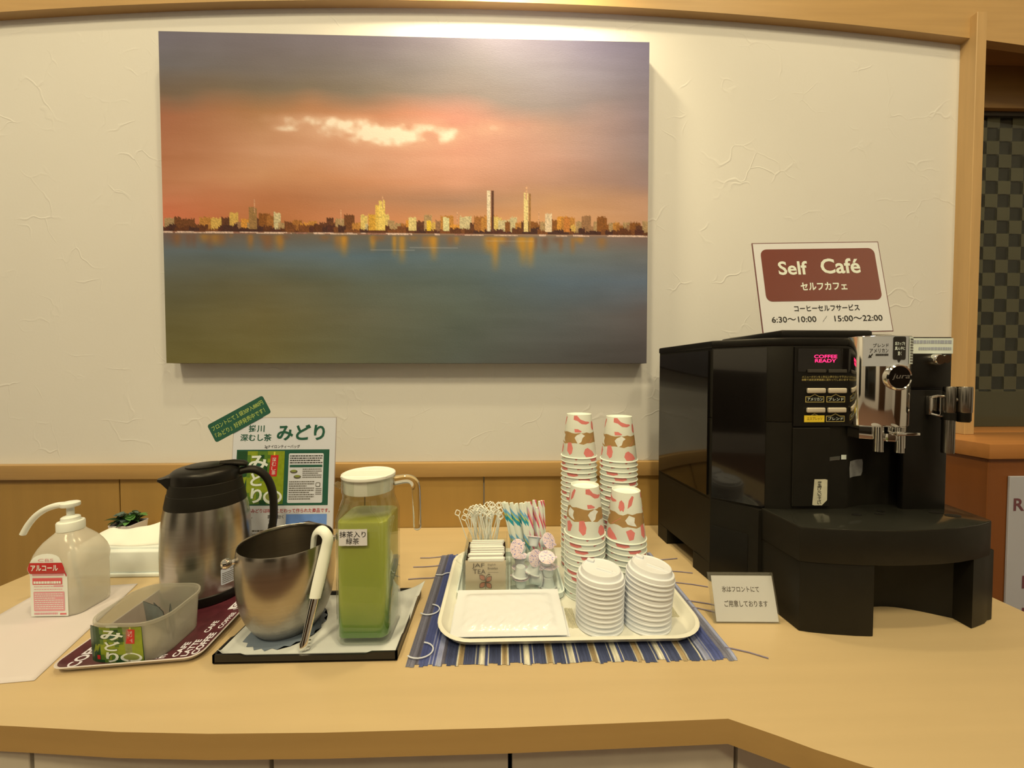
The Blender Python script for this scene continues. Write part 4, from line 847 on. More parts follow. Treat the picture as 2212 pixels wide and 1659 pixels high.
def creamer(label, loc, axis, first=[None]):
    CW = mat('creamer_plastic', (224, 216, 200), 0.4, var=0.02)
    if 'creamer_foil' not in MATS:
        m = mat('creamer_foil', raw=(0.5, 0.4, 0.35), rough=0.35); nt = m.node_tree; N = nt.nodes; L = nt.links; tc = N.new('ShaderNodeTexCoord'); vo = N.new('ShaderNodeTexNoise'); vo.inputs['Scale'].default_value = 260; vo.inputs['Detail'].default_value = 3; mp = N.new('ShaderNodeMapping'); mp.inputs['Scale'].default_value = (1, 2.2, 1); mp.inputs['Rotation'].default_value = (0, 0, 0.8); L.new(tc.outputs['Object'], mp.inputs[0]); L.new(mp.outputs[0], vo.inputs['Vector'])
        r = N.new('ShaderNodeValToRGB'); r.color_ramp.interpolation = 'LINEAR'; el = r.color_ramp.elements; el[0].position = 0.36; el[0].color = (*pc((86, 84, 150)), 1); el[1].position = 0.42; el[1].color = (*pc((234, 214, 200)), 1); e = el.new(0.5); e.color = (*pc((226, 180, 156)), 1); e = el.new(0.6); e.color = (*pc((236, 208, 190)), 1)
        L.new(vo.outputs['Fac'], r.inputs[0]); L.new(r.outputs[0], N['Principled BSDF'].inputs['Base Color'])
    loc = Vector(loc) - Vector((0.0045, 0, 0)); FO = MATS['creamer_foil']; t = thing('creamer', label, 'creamer', loc, 'coffee creamers in the organiser')
    q = Vector((0, 0, 1)).rotation_difference(Vector(axis)); t.rotation_mode = 'XYZ'; t.rotation_euler = q.to_euler()
    if first[0] is None:
        m = M(); prof = [(0.0075, 0.0), (0.0085, 0.0008), (0.0112, 0.0150), (0.0116, 0.0165), (0.0148, 0.0168), (0.0150, 0.0174)]
        n = 40; loops = [[((r * (1 + 0.012 * (-1) ** i * (1 if 0.0005 < z < 0.016 else 0))) * math.cos(2 * pi * i / n), (r * (1 + 0.012 * (-1) ** i * (1 if 0.0005 < z < 0.016 else 0))) * math.sin(2 * pi * i / n), z) for i in range(n)] for r, z in prof]
        m.loft(loops, 0, True, False); a = m.build('pot', CW, t)
        m = M(); m.lathe([(0.0152, 0.0175), (0.0150, 0.0181), (0.010, 0.0184), (0.0001, 0.0185)], 32, 0, True, False); m.prism([(0.013, -0.003), (0.0185, -0.002), (0.0185, 0.002), (0.013, 0.003)], 0.0175, 0.0179); b = m.build('foil_lid', FO, t); first[0] = (a, b)
    else:
        for s in first[0]: c = s.copy(); C.objects.link(c); c.parent = t
CZ = OZ
for lab, loc, ax in [('creamer standing upright at the bottom front left of the clear organiser', (0.0385, -0.3165, CZ), (0, 0, 1)),
                     ('creamer lying on its side at the bottom front middle of the clear organiser', (0.0560, -0.318, CZ + 0.0155), (0.85, 0.3, -0.12)),
                     ('creamer upside down at the bottom front right of the clear organiser', (0.0880, -0.3170, CZ + 0.0192), (0.06, 0, -1)),
                     ('creamer upside down on the second layer at the left of the clear organiser', (0.0385, -0.3165, CZ + 0.0385), (-0.05, 0, -1)),
                     ('creamer with foil facing down left in the middle of the clear organiser', (0.0655, -0.314, CZ + 0.0420), (-0.35, -0.15, -0.85)),
                     ('creamer upright on the second layer at the right of the clear organiser', (0.0885, -0.3170, CZ + 0.0200), (0.05, 0, 1)),
                     ('creamer tilted with its pink foil up at the right front rim of the organiser', (0.0855, -0.3130, CZ + 0.0400), (0.02, -0.40, 0.9)),
                     ('creamer with its pink foil facing left above the left rim of the organiser', (0.0420, -0.3000, CZ + 0.0620), (-0.55, -0.62, 0.45)),
                     ('creamer seen edge-on with pink foil facing right, middle of the heap', (0.0555, -0.3060, CZ + 0.0500), (0.55, -0.80, 0.25)),
                     ('white creamer upside down at the top middle of the heap', (0.0650, -0.2760, CZ + 0.0560), (0.1, 0.35, 0.9)),
                     ('creamer with pink foil facing the room at the top right of the heap', (0.0830, -0.2790, CZ + 0.0640), (0.55, -0.62, 0.5)),
                     ('creamer lying low in the rear left of the creamer compartment', (0.0380, -0.2800, CZ + 0.0002), (0, 0, 1)),
                     ('creamer standing low in the rear right of the creamer compartment', (0.0860, -0.2800, CZ + 0.0002), (0, 0, 1)),
                     ('creamer standing on another in the rear left of the creamer compartment', (0.0390, -0.2750, CZ + 0.0200), (0, 0, 1)),
                     ('creamer standing on another in the rear right of the creamer compartment', (0.0860, -0.2720, CZ + 0.0200), (0, 0, 1))]:
    creamer(lab, loc, ax)

# ------------------------------------------------------------------ packs of wet towels lying in front
def pouch(label, cx, cy, w_, d_, z, rz, tilt, seed):
    R = random.Random(seed); t = thing('wet_towel_pack', label, 'wet towel pack', (cx, cy, z), 'wet towel packs', rz); t.rotation_euler = (tilt, 0, rz)
    PF = mat('white_pouch_film', (226, 214, 186), 0.2, var=0.02, bump=0.4, bscale=70, coat=0.5)
    nx, ny = 46, 30; m = M()
    def hz(u, v):
        e = min(u, 1 - u) * w_; f = min(v, 1 - v) * d_; s = min(1, max(0, (e - 0.010) / 0.012)) * min(1, max(0, (f - 0.009) / 0.010)); s = s * s * (3 - 2 * s)
        crease = (0.0006 * math.sin(u * 31 + 3 * math.sin(v * 9)) * math.sin(v * 17 + seed) + 0.0014 * math.sin(u * 75 + 4 * math.sin(v * 11 + seed)) * math.exp(-((v - 0.22) / 0.13) ** 2)) * s
        seam = 0.0010 * math.exp(-((v - 0.78) / 0.02) ** 2) * s
        return 0.0034 * s + crease + seam
    for sg in (1, 0):
        vs = []; fs = []
        for j in range(ny + 1):
            for i in range(nx + 1):
                u, v = i / nx, j / ny; vs.append(((u - 0.5) * w_, (v - 0.5) * d_, 0.0012 + hz(u, v) if sg else 0.0006))
        for j in range(ny):
            for i in range(nx):
                q = j * (nx + 1) + i; f = (q, q + 1, q + nx + 2, q + nx + 1); fs.append(f if sg else f[::-1])
        m.add(vs, fs)
    m.build('pouch', PF, t, smooth=70)
pouch('white wet towel pack lying lowest, showing at the right edge of the pile', 0.019, -0.4090, 0.166, 0.072, TZ + 0.0010, -0.01, 0.02, 2)
pouch('white wet towel pack in the middle, showing at the left edge of the pile', 0.006, -0.4090, 0.168, 0.078, TZ + 0.0058, 0.012, 0.03, 3)
pouch('white wet towel pack on top of the pile in front of the organisers', 0.0105, -0.4010, 0.172, 0.106, TZ + 0.0125, 0.0, 0.085, 1)
def wrapper(label, loc, w_, d_, h_, seed):
    R = random.Random(seed); t = thing('crumpled_wrapper', label, 'wrapper', loc, 'crumpled wrappers'); n = 12; vs = []; fs = []
    for j in range(n + 1):
        for i in range(n + 1): vs.append((w_ * (i / n - 0.5) + R.uniform(-1, 1) * w_ * 0.03, d_ * (j / n - 0.5) + R.uniform(-1, 1) * d_ * 0.03, max(0.0004, h_ * (0.5 + 0.5 * math.sin(i * 0.9 + j * 0.6 + seed)) * (0.55 + 0.25 * R.random()) * math.sin(pi * i / n) ** 0.5 * math.sin(pi * j / n) ** 0.5)))
    for j in range(n):
        for i in range(n): q = j * (n + 1) + i; fs.append((q, q + 1, q + n + 2, q + n + 1))
    m = M(); m.add(vs, fs); o = m.build('film', clear('wrapper_film', haze=0.35, hazecol=(0.8, 0.78, 0.66), rough=0.15), t, smooth=0)
    md = o.modifiers.new('thickness', 'SOLIDIFY'); md.thickness = 0.0002
wrapper('crumpled clear wrapper between the wet towel packs and the left lid stack', (0.1105, -0.400, TZ), 0.014, 0.050, 0.009, 1)
wrapper('crumpled clear wrapper beside the right lid stack', (0.2790, -0.385, TZ), 0.016, 0.036, 0.009, 2)

# ------------------------------------------------------------------ left side: black tray with bucket, tongs and pitcher
def black_tray():
    t = thing('black_tray', 'square black tray with notched rim, lined with pale paper under the bucket and pitcher', 'tray', (-0.275, -0.40, 0))
    x0, x1, y0, y1 = -0.398, -0.146, -0.478, -0.318; m = M(); a = 0.02
    m.box(x0, x1, y0, y1, 0.0005, 0.004, 0, 0.0008, 1)
    def rim(p, q, ax):
        L = q - p; prof = [(p, 0.002), (q, 0.002), (q, 0.0135), (q - 0.036, 0.0135), (q - 0.044, 0.0105), (p + 0.044, 0.0105), (p + 0.036, 0.0135), (p, 0.0135)]; return prof
    for y in (y0, y1 - 0.003): m.prism(rim(x0, x1, 0), y, y + 0.003, plane='XZ')
    for x in (x0, x1 - 0.003): m.prism(rim(y0, y1, 0), x, x + 0.003, plane='YZ')
    m.build('tray_shell', mat('black_lacquer', raw=(0.012, 0.011, 0.012), rough=0.3, var=0.1), t, True, smooth=30)
    # paper lining, its right rear corner curling over the rim
    LP = mat('pale_green_paper', (204, 194, 160), 0.6, var=0.04, vscale=30)
    n = 40; vs = []; fs = []; R = random.Random(6)
    for j in range(n + 1):
        for i in range(n + 1):
            u, v = i / n, j / n; x = x0 + 0.004 + (x1 - x0 - 0.008) * u; y = y0 + 0.004 + (y1 - y0 - 0.008) * v; z = 0.0043 + 0.0006 * (math.sin(u * 9) * math.sin(v * 7) + 1) * 0.4
            c = max(0, (u + v - 1.72) / 0.28); x += 0.008 * c * c; z += 0.016 * c * c + (0.0 if c <= 0 else 0.002 * c)
            e = max(0, (u - 0.93) / 0.07); z += 0.0095 * e * e * min(1, v * 1.3) * (1 if c < 0.4 else 0.6); x += 0.004 * e * e
            l = max(0, (0.06 - u) / 0.06); z += 0.008 * l * l
            f = max(0, (0.05 - v) / 0.05); z += 0.0062 * f * f
            vs.append((x, y, z))
    for j in range(n):
        for i in range(n): q = j * (n + 1) + i; fs.append((q, q + 1, q + n + 2, q + n + 1))
    m = M(); m.add(vs, fs); o = m.build('paper_lining', LP, t, True, smooth=80); md = o.modifiers.new('thickness', 'SOLIDIFY'); md.thickness = 0.0003; md.offset = 1
    m = M(); F = frame((0, 0, 0.0056), (1, 0, 0), (0, 1, 0)); pts = []
    for k in range(44):
        a = 2 * pi * k / 44; r = (0.058 if k % 2 else 0.053); pts.append((-0.338 + r * math.cos(a), -0.403 + r * math.sin(a)))
    m.decal(pts, F, 0, 0.0); m.build('damp_mark', mat('damp_paper', (112, 116, 108), 0.4, var=0.1), t, True)
black_tray()
BZ = 0.0062
def bucket():
    t = thing('ice_bucket', 'stainless steel ice bucket with rounded belly on the black tray', 'ice bucket', (-0.338, -0.399, BZ))
    STB = mat('bucket_steel', raw=(0.42, 0.395, 0.355), rough=0.24, metal=1.0, var=0.05, vscale=10, stretch=(1, 1, 30))
    nt = STB.node_tree; N = nt.nodes; L = nt.links; b = N['Principled BSDF']           # condensation on the lower half
    tc = N.new('ShaderNodeTexCoord'); sp = N.new('ShaderNodeSeparateXYZ'); L.new(tc.outputs['Object'], sp.inputs[0]); mr = N.new('ShaderNodeMapRange'); mr.inputs[1].default_value = 0.048; mr.inputs[2].default_value = 0.064; mr.inputs[3].default_value = 1.0; mr.inputs[4].default_value = 0.0; L.new(sp.outputs['Z'], mr.inputs[0])
    ra = N.new('ShaderNodeMapRange'); ra.inputs[3].default_value = 0.24; ra.inputs[4].default_value = 0.42; L.new(mr.outputs[0], ra.inputs[0]); L.new(ra.outputs[0], b.inputs['Roughness'])
    vo = N.new('ShaderNodeTexVoronoi'); vo.inputs['Scale'].default_value = 260; L.new(tc.outputs['Object'], vo.inputs['Vector']); mu = N.new('ShaderNodeMath'); mu.operation = 'MULTIPLY'; L.new(vo.outputs['Distance'], mu.inputs[0]); L.new(mr.outputs[0], mu.inputs[1])
    bp = N.new('ShaderNodeBump'); bp.inputs['Strength'].default_value = 0.25; bp.inputs['Distance'].default_value = 0.001; L.new(mu.outputs[0], bp.inputs['Height']); L.new(bp.outputs[0], b.inputs['Normal'])
    pr = [(0.040, 0.0), (0.043, 0.001), (0.050, 0.010), (0.0575, 0.024), (0.0630, 0.040), (0.0668, 0.060), (0.0686, 0.080), (0.0690, 0.100), (0.0684, 0.116), (0.0668, 0.128), (0.0662, 0.133)]
    m = M(); m.lathe(pr + [(0.0656, 0.1342), (0.0648, 0.1335), (0.0655, 0.127), (0.0672, 0.115), (0.0678, 0.10), (0.0674, 0.080), (0.0655, 0.060), (0.0615, 0.040), (0.055, 0.022), (0.046, 0.008), (0.0001, 0.005)], 72, 0, True, False); m.build('bucket_shell', STB, t, smooth=60)
    for s in (1, -1):
        a = math.radians(36); d = Vector((math.cos(a), math.sin(a), 0)) * -s
        m = M(); xf = Matrix.Translation(d * 0.0676 + Vector((0, 0, 0.118))) @ Vector((0, 0, 1)).rotation_difference(d).to_matrix().to_4x4()
        m.lathe([(0.0045, -0.001), (0.0036, 0.003), (0.0068, 0.006), (0.0080, 0.010), (0.0066, 0.014), (0.0035, 0.016), (0.0001, 0.0163)], 24, 0, True, False, xf); m.build('handle_knob', CHROME, t)
bucket()
def tongs():
    t = thing('ice_tongs', 'ice tongs with white grip hooked over the rim of the steel bucket', 'tongs', (-0.2735, -0.43, BZ))
    WG = mat('tongs_white_grip', (240, 234, 212), 0.35, var=0.01)
    tip = Vector((-0.282, -0.4650, 0.0085)); top = Vector((-0.2655, -0.4195, 0.1440)); d = (top - tip).normalized(); inn = Vector((-0.6, 0.25, 0)).normalized()
    mid = tip.lerp(top, 0.50); up = Vector((0.85, -0.4, 0.0))
    m = M(); m.tube([tip, tip.lerp(top, 0.06), tip.lerp(top, 0.1), tip.lerp(top, 0.3), mid], [0.0045, 0.0065, 0.0050, 0.0058, 0.0062], 12, 0, 0.25, None, (0.45, -0.9, 0.2)); m.build('metal_arm', CHROME, t, True)
    for k in range(3):
        q = tip.lerp(top, 0.02 + 0.03 * k); s = d.cross(Vector((0.45, -0.9, 0.2))).normalized()
        m = M(); m.box(-0.0016, 0.0016, -0.0016, 0.0016, -0.0016, 0.0016, 0, 0.0004, 1, Matrix.Translation(q + s * 0.0062)); m.build('tooth', CHROME, t, True)
    arch_ = [tip.lerp(top, f) for f in (0.46, 0.6, 0.8, 0.92)] + [top + Vector((0, 0, 0.004)), top + inn * 0.006 + Vector((0, 0, 0.013)), top + inn * 0.015 + Vector((0, 0, 0.0155)), top + inn * 0.023 + Vector((0, 0, 0.011)), top + inn * 0.028 + Vector((0, 0, 0.002)), top + inn * 0.031 + Vector((0, 0, -0.02))]
    m = M(); m.tube(*spline(arch_, [0.0078, 0.0085, 0.0085, 0.0082, 0.0078, 0.0074, 0.0074, 0.0074, 0.0074, 0.0074]), 14, 0, 0.55, None, (0.45, -0.9, 0.2)); m.build('white_grip', WG, t, True)
    e = arch_[-1]; m = M(); m.tube([e, e + Vector((-0.004, 0.004, -0.05)), e + Vector((-0.006, 0.008, -0.085))], [0.0055, 0.005, 0.0045], 10, 0, 0.3, None, (0.45, -0.9, 0.2)); m.build('metal_arm', CHROME, t, True)
tongs()
def pitcher():
    t = thing('glass_pitcher', 'square glass pitcher of green tea with white lid on the black tray', 'pitcher', (-0.2035, -0.417, BZ))
    GL = clear('pitcher_glass', tint=(0.95, 0.965, 0.94), gloss=1.0, fres=1.6, haze=0.03, hazecol=(0.8, 0.85, 0.75)); n = 12
    SG = mat('solid_glass', raw=(0.96, 0.98, 0.95), rough=0.02, trans=1.0, ior=1.46)
    hb = 0.0392
    def L(h, z, r): return [(a, b, z) for a, b in rr(-h, -h, h, h, r, n)]
    NL = len(L(.01, 0, .001))
    def Rd(r, z): # the same number of points on a circle
        out = []
        for a, b, _ in L(0.03, 0, 0.02): k = math.hypot(a, b); out.append((a / k * r, b / k * r, z))
        return out
    outer = [L(hb - 0.006, 0.0, 0.010), L(hb - 0.002, 0.002, 0.013), L(hb, 0.007, 0.014), L(hb, 0.180, 0.014), L(hb - 0.001, 0.187, 0.016), Rd(0.0405, 0.198), Rd(0.0375, 0.207), Rd(0.0375, 0.214), Rd(0.0385, 0.217), Rd(0.0385, 0.238)]
    wl_ = 0.0025
    inner = [Rd(0.0365, 0.238), Rd(0.0362, 0.214), Rd(0.036, 0.207), Rd(0.0385, 0.197), L(hb - 0.0035, 0.186, 0.014), L(hb - wl_, 0.179, 0.012), L(hb - wl_, 0.010, 0.012), L(hb - 0.008, 0.0065, 0.010)]
    m = M(); m.loft(outer + inner, 0, True, True)
    m.tube([(-0.0375, -0.010, 0.225), (-0.0435, -0.012, 0.229), (-0.0455, -0.012, 0.2265)], [0.005, 0.0045, 0.003], 10)
    m.build('glass_body', GL, t, smooth=50)
    # the tea, cloudy, thicker and greener where the powder has settled
    tm = bpy.data.materials.new('green_tea'); tm.use_nodes = True; nt = tm.node_tree; N = nt.nodes; Lk = nt.links; b = N['Principled BSDF']; tc = N.new('ShaderNodeTexCoord'); sp = N.new('ShaderNodeSeparateXYZ'); Lk.new(tc.outputs['Object'], sp.inputs[0])
    nz = N.new('ShaderNodeTexNoise'); nz.inputs['Scale'].default_value = 14; Lk.new(tc.outputs['Object'], nz.inputs['Vector']); ad = N.new('ShaderNodeMath'); ad.operation = 'MULTIPLY_ADD'; ad.inputs[1].default_value = 0.03; Lk.new(nz.outputs['Fac'], ad.inputs[0]); Lk.new(sp.outputs['Z'], ad.inputs[2])
    mr = N.new('ShaderNodeMapRange'); mr.inputs[1].default_value = 0.014; mr.inputs[2].default_value = 0.20; Lk.new(ad.outputs[0], mr.inputs[0]); r = N.new('ShaderNodeValToRGB'); Lk.new(mr.outputs[0], r.inputs[0]); e = r.color_ramp.elements
    e[0].position = 0.0; e[0].color = (*pc((70, 112, 24)), 1); e[1].position = 1; e[1].color = (*pc((178, 168, 62)), 1); q = e.new(0.16); q.color = (*pc((108, 142, 34)), 1); q = e.new(0.34); q.color = (*pc((162, 168, 54)), 1)
    Lk.new(r.outputs[0], b.inputs['Base Color']); b.inputs['Roughness'].default_value = 0.12; b.inputs['Subsurface Weight'].default_value = 0.5; b.inputs['Subsurface Radius'].default_value = (0.02, 0.02, 0.006); b.inputs['Subsurface Scale'].default_value = 0.6
    hi = hb - wl_ - 0.0004; m = M(); m.loft([L(hi - 0.006, 0.0072, 0.010), L(hi, 0.0105, 0.012), L(hi, 0.178, 0.012), L(hi - 0.001, 0.1795, 0.012)], 0, True, True); m.build('green_tea', tm, t, smooth=50)
    m = M(); 
    m.lathe([(0.0355, 0.2165), (0.0358, 0.218), (0.0358, 0.2375), (0.0392, 0.2385), (0.0395, 0.2400), (0.0390, 0.2425), (0.0375, 0.2432), (0.0365, 0.2420), (0.0001, 0.2420)], 56, 0, True, False)
    m.box(-0.034, 0.034, -0.0065, 0.0065, 0.2415, 0.2428, 0, 0.0005, 1, Matrix.Translation((0, -0.016, 0)))
    m.box(-0.028, 0.028, -0.004, 0.004, 0.2415, 0.2426, 0, 0.0005, 1, Matrix.Translation((0, 0.022, 0))); m.build('pitcher_lid', mat('white_lid_cap', (242, 236, 222), 0.3, var=0.01), t, smooth=30)
    a = math.radians(20); D = Vector((math.cos(a), math.sin(a), 0)); P = lambda r, z: D * r + Vector((0, 0, z))
    pts = [P(0.037, 0.2265), P(0.050, 0.2275), P(0.058, 0.2270), P(0.064, 0.2245), P(0.0685, 0.2195), P(0.0705, 0.2115), P(0.0712, 0.195), P(0.0718, 0.17), P(0.0722, 0.150), P(0.0722, 0.1455), P(0.0722, 0.143)]
    m = M(); m.tube(*spline(pts, [0.0078, 0.0072, 0.007, 0.007, 0.007, 0.007, 0.0068, 0.0066, 0.0064, 0.0052, 0.002], 4), 18, 0, 1.0, None, D.cross(Vector((0, 0, 1)))[:]); m.build('glass_handle', SG, t, smooth=80)
    F = frame((0, -hb, 0), (1, 0, 0), (0, 0, 1)); m = M()
    x0, x1, z0, z1 = -0.030, 0.0105, 0.1475, 0.1715
    W = lambda u, v, h: Vector((u, -hb - 0.0003 - h - 0.0004 * abs(math.sin((u - x0) / 0.0098 * pi)), v))
    m.decal(rr(x0, z0, x1, z1), W, 0, 0.0, 0.0012)
    m.text('抹茶入り', x0 + 0.0015, 0.1595, x1 - 0.002, 0.1685, W, 1, 0.0003, 0.004); m.text('緑茶', x0 + 0.0105, 0.1498, x1 - 0.0115, 0.1588, W, 1, 0.0003, 0.004); m.build('paper_label', [WHITE, INK], t)
pitcher()

# ------------------------------------------------------------------ tea poster with its green tag
def package_art(m, F, a, b, c, d, i0, crop=0.0):
    """the tea packet's printed front: green leaves, white vertical lettering, red slip, a pale cup; i0 = first material slot"""
    W, H = c - a, d - b; q = lambda u, v: (a + u * W, b + v * H)
    R = random.Random(8); n = 14
    for i in range(n):
        for j in range(n):
            dark = 0.5 * math.sin(i * 0.9 + 1) + 0.6 * math.cos(j * 0.7) - (i / n - 0.35) * 1.6 + R.uniform(-.25, .25)
            if j > 11 or i < 3: dark += 0.7
            k = i0 + (0 if dark > 0.55 else (1 if dark > -0.05 else 2)); m.decal([q(i / n, j / n), q((i + 1) / n, j / n), q((i + 1) / n, (j + 1) / n), q(i / n, (j + 1) / n)], F, k, 0.00025)
    m.decal([q(0.05, 0.12), q(0.16, 0.30), q(0.22, 0.52), q(0.12, 0.50), q(0.07, 0.30)], F, i0 + 2, 0.0003)
    m.decal([q(0.78 + 0.20 * math.cos(t), 0.13 + 0.13 * math.sin(t)) for t in np.linspace(0, 2 * pi, 25)[:-1]], F, i0 + 5, 0.0004)
    m.decal([q(0.78 + 0.15 * math.cos(t), 0.14 + 0.085 * math.sin(t)) for t in np.linspace(0, 2 * pi, 25)[:-1]], F, i0 + 6, 0.0005)
    m.decal([q(0.685, 0.52), q(0.85, 0.52), q(0.875, 0.925), q(0.71, 0.925)], F, i0 + 3, 0.0004); m.rect(a + 0.77 * W, b + 0.92 * H, a + 0.80 * W, b + 0.985 * H, F, i0 + 7, 0.0005)
    m.text('深むし茶', a + 0.735 * W, b + 0.545 * H, a + 0.825 * W, b + 0.88 * H, F, i0 + 5, 0.0006, 0.0, vertical=True)
    for ch, u0, u1, v0, v1 in (('み', 0.24, 0.66, 0.64, 0.92), ('ど', 0.30, 0.60, 0.34, 0.60), ('り', 0.32, 0.56, 0.02, 0.30)):
        m.text(ch, a + u0 * W, b + v0 * H, a + u1 * W, b + v1 * H, F, i0 + 4, 0.00055, 0.045); m.text(ch, a + u0 * W, b + v0 * H, a + u1 * W, b + v1 * H, F, i0 + 5, 0.0008, 0.028)
    m.rect(a + 0.14 * W, b + 0.08 * H, a + 0.20 * W, b + 0.20 * H, F, i0 + 3, 0.0004)
def art_mats(): return [mat('packet_dark_green', (34, 70, 34), 0.3, var=0.12, vscale=120), mat('packet_green', (88, 116, 36), 0.3, var=0.15, vscale=120), mat('packet_lime', (138, 146, 30), 0.3, var=0.12, vscale=120), RED, DGREEN, mat('packet_white', (228, 222, 200), 0.35, var=0.02), mat('packet_tea', (140, 142, 60), 0.4, var=0.05), mat('packet_yellow', (226, 200, 60), 0.4, var=0.03)]
def poster():
    t = thing('tea_poster', 'laminated tea poster with green picture, standing against the wainscot behind the thermos', 'poster', (-0.47, -0.185, 0))
    BL, BR, TL = Vector((-0.580, -0.192, 0.001)), Vector((-0.3605, -0.192, 0.001)), Vector((-0.582, -0.160, 0.305))
    F = frame(BL, BR - BL, TL - BL); W = (BR - BL).length; H = (TL - BL).length
    m = M(); c = [F(a, b, h) for h in (-0.0015, 0) for a, b in ((0, 0), (W, 0), (W, H), (0, H))]; m.add(c, [(3, 2, 1, 0), (4, 5, 6, 7), (0, 1, 5, 4), (1, 2, 6, 5), (2, 3, 7, 6), (3, 0, 4, 7)], 0)
    X = lambda px: (px - 498) / 222 * W
    Y = lambda py: H - (py - 905) / 300 * H
    m.rect(0.001, 0.001, W - 0.001, H - 0.001, F, 1, 0.0002)
    D = 2; K = 3
    m.text('掛川', X(531), Y(936), X(565), Y(921), F, D, 0.0006, 0.02); m.text('深むし茶', X(514), Y(955), X(581), Y(940), F, D, 0.0006, 0.02); m.text('みどり', X(592), Y(954), X(696), Y(920), F, D, 0.0006, 0.03)
    m.text('2gナイロンティーバッグ', X(567), Y(971), X(643), Y(963), F, K, 0.0006, 0.01)
    m.rect(X(508), Y(1089), X(707), Y(973), F, D, 0.0004)
    package_art(m, lambda u, v, h: F(u, v, h + 0.0005), X(510), Y(1086), X(611), Y(976), 6)
    m.rect(X(620), Y(1084), X(695), Y(981), F, 1, 0.0006, 0.003); m.greek(X(623), Y(1003), X(693), Y(984), 4, F, K, 0.0009, 1); m.rect(X(623), Y(1010), X(693), Y(1005), F, D, 0.0009)
    m.greek(X(651), Y(1033), X(692), Y(1012), 5, F, 4, 0.0009, 2); m.greek(X(623), Y(1078), X(677), Y(1038), 9, F, 4, 0.0009, 3); m.greek(X(680), Y(1068), X(693), Y(1053), 4, F, 4, 0.0009, 7)
    for cx, cy in ((632, 1019), (640, 1030)):
        m.decal([(X(cx) + 0.008 * math.cos(a), Y(cy) + 0.004 * math.sin(a)) for a in np.linspace(0, 2 * pi, 17)[:-1]], F, 4, 0.0009); m.decal([(X(cx) + 0.006 * math.cos(a), Y(cy) + 0.0015 + 0.0025 * math.sin(a)) for a in np.linspace(0, 2 * pi, 17)[:-1]], F, 6 + 6, 0.0011)
    m.rect(X(680), Y(1051), X(690), Y(1042), F, 4, 0.0009, 0.002); m.rect(X(681.5), Y(1049.5), X(688.5), Y(1043.5), F, 1, 0.0012, 0.001)
    m.text('煎茶みどりは味にこだわって作られた商品です。', X(527), Y(1104), X(712), Y(1095), F, 5, 0.0006, 0.012)
    m.text('茶葉を細かく', X(580), Y(1116), X(614), Y(1108), F, K, 0.0006, 0.008); m.text('一部の', X(582), Y(1124), X(598), Y(1117), F, K, 0.0006, 0.008); m.text('により、', X(582), Y(1134), X(604), Y(1126), F, K, 0.0006, 0.008); m.text('深蒸し', X(530), Y(1115), X(548), Y(1108), F, K, 0.0006, 0.008); m.greek(X(530), Y(1165), X(612), Y(1137), 4, F, 4, 0.0006, 9)
    m.rect(X(619), Y(1190), X(706), Y(1107), F, 14, 0.0004); m.decal([(X(619), Y(1190)), (X(706), Y(1190)), (X(706), Y(1136)), (X(694), Y(1127)), (X(668), Y(1121)), (X(640), Y(1126)), (X(619), Y(1140))], F, 15, 0.0007)
    m.build('poster_sheet', [mat('poster_edge', (170, 150, 126), 0.4, var=0.02), mat('poster_paper', (216, 206, 182), 0.2, var=0.01, coat=0.3), DGREEN, INK, GREYINK, mat('poster_red_ink', (176, 52, 50), 0.4, var=0.03)] + art_mats() + [mat('poster_sky_blue', (112, 142, 180), 0.35, var=0.10, vscale=30), mat('poster_hill', (96, 82, 70), 0.4, var=0.15, vscale=40)], t, True, smooth=0)
    o = Vector((X(510), Y(908), 0)); a = math.radians(29.5); U = Vector((math.cos(a), math.sin(a))); V = Vector((-U.y, U.x)); k = W / 222
    G = lambda u, v, h: F(o.x + U.x * u + V.x * v, o.y + U.y * u + V.y * v, 0.0012 + h)
    m = M(); m.decal(rr(-0.0655, -0.0215, 0.0655, 0.0215, 0.005), G, 0, 0.0); m.decal(rr(-0.0655, -0.0215, 0.0655, 0.0215, 0.005)[::-1], lambda u, v, h: G(u, v, -0.0004), 0, 0.0)
    m.text('フロントにて１袋30P入880円', -0.060, 0.003, 0.060, 0.014, G, 1, 0.0003, 0.004); m.text('『みどり』好評発売中です！', -0.060, -0.0145, 0.056, -0.003, G, 1, 0.0003, 0.004)
    m.build('green_tag', [DGREEN, mat('tag_yellow_ink', (182, 190, 84), 0.4, var=0.03)], t, True, smooth=0)
    m = M(); m.prism([(-0.193, 0.0003), (-0.193, 0.0018), (-0.075, 0.0018), (-0.075, 0.0003)][::-1], -0.52, -0.42, plane='YZ'); m.prism([(-0.0765, 0.0018), (-0.075, 0.0018), (-0.1685, 0.22), (-0.1700, 0.22)], -0.50, -0.44, plane='YZ'); m.build('rear_stand', CLEAR, t, True)
poster()

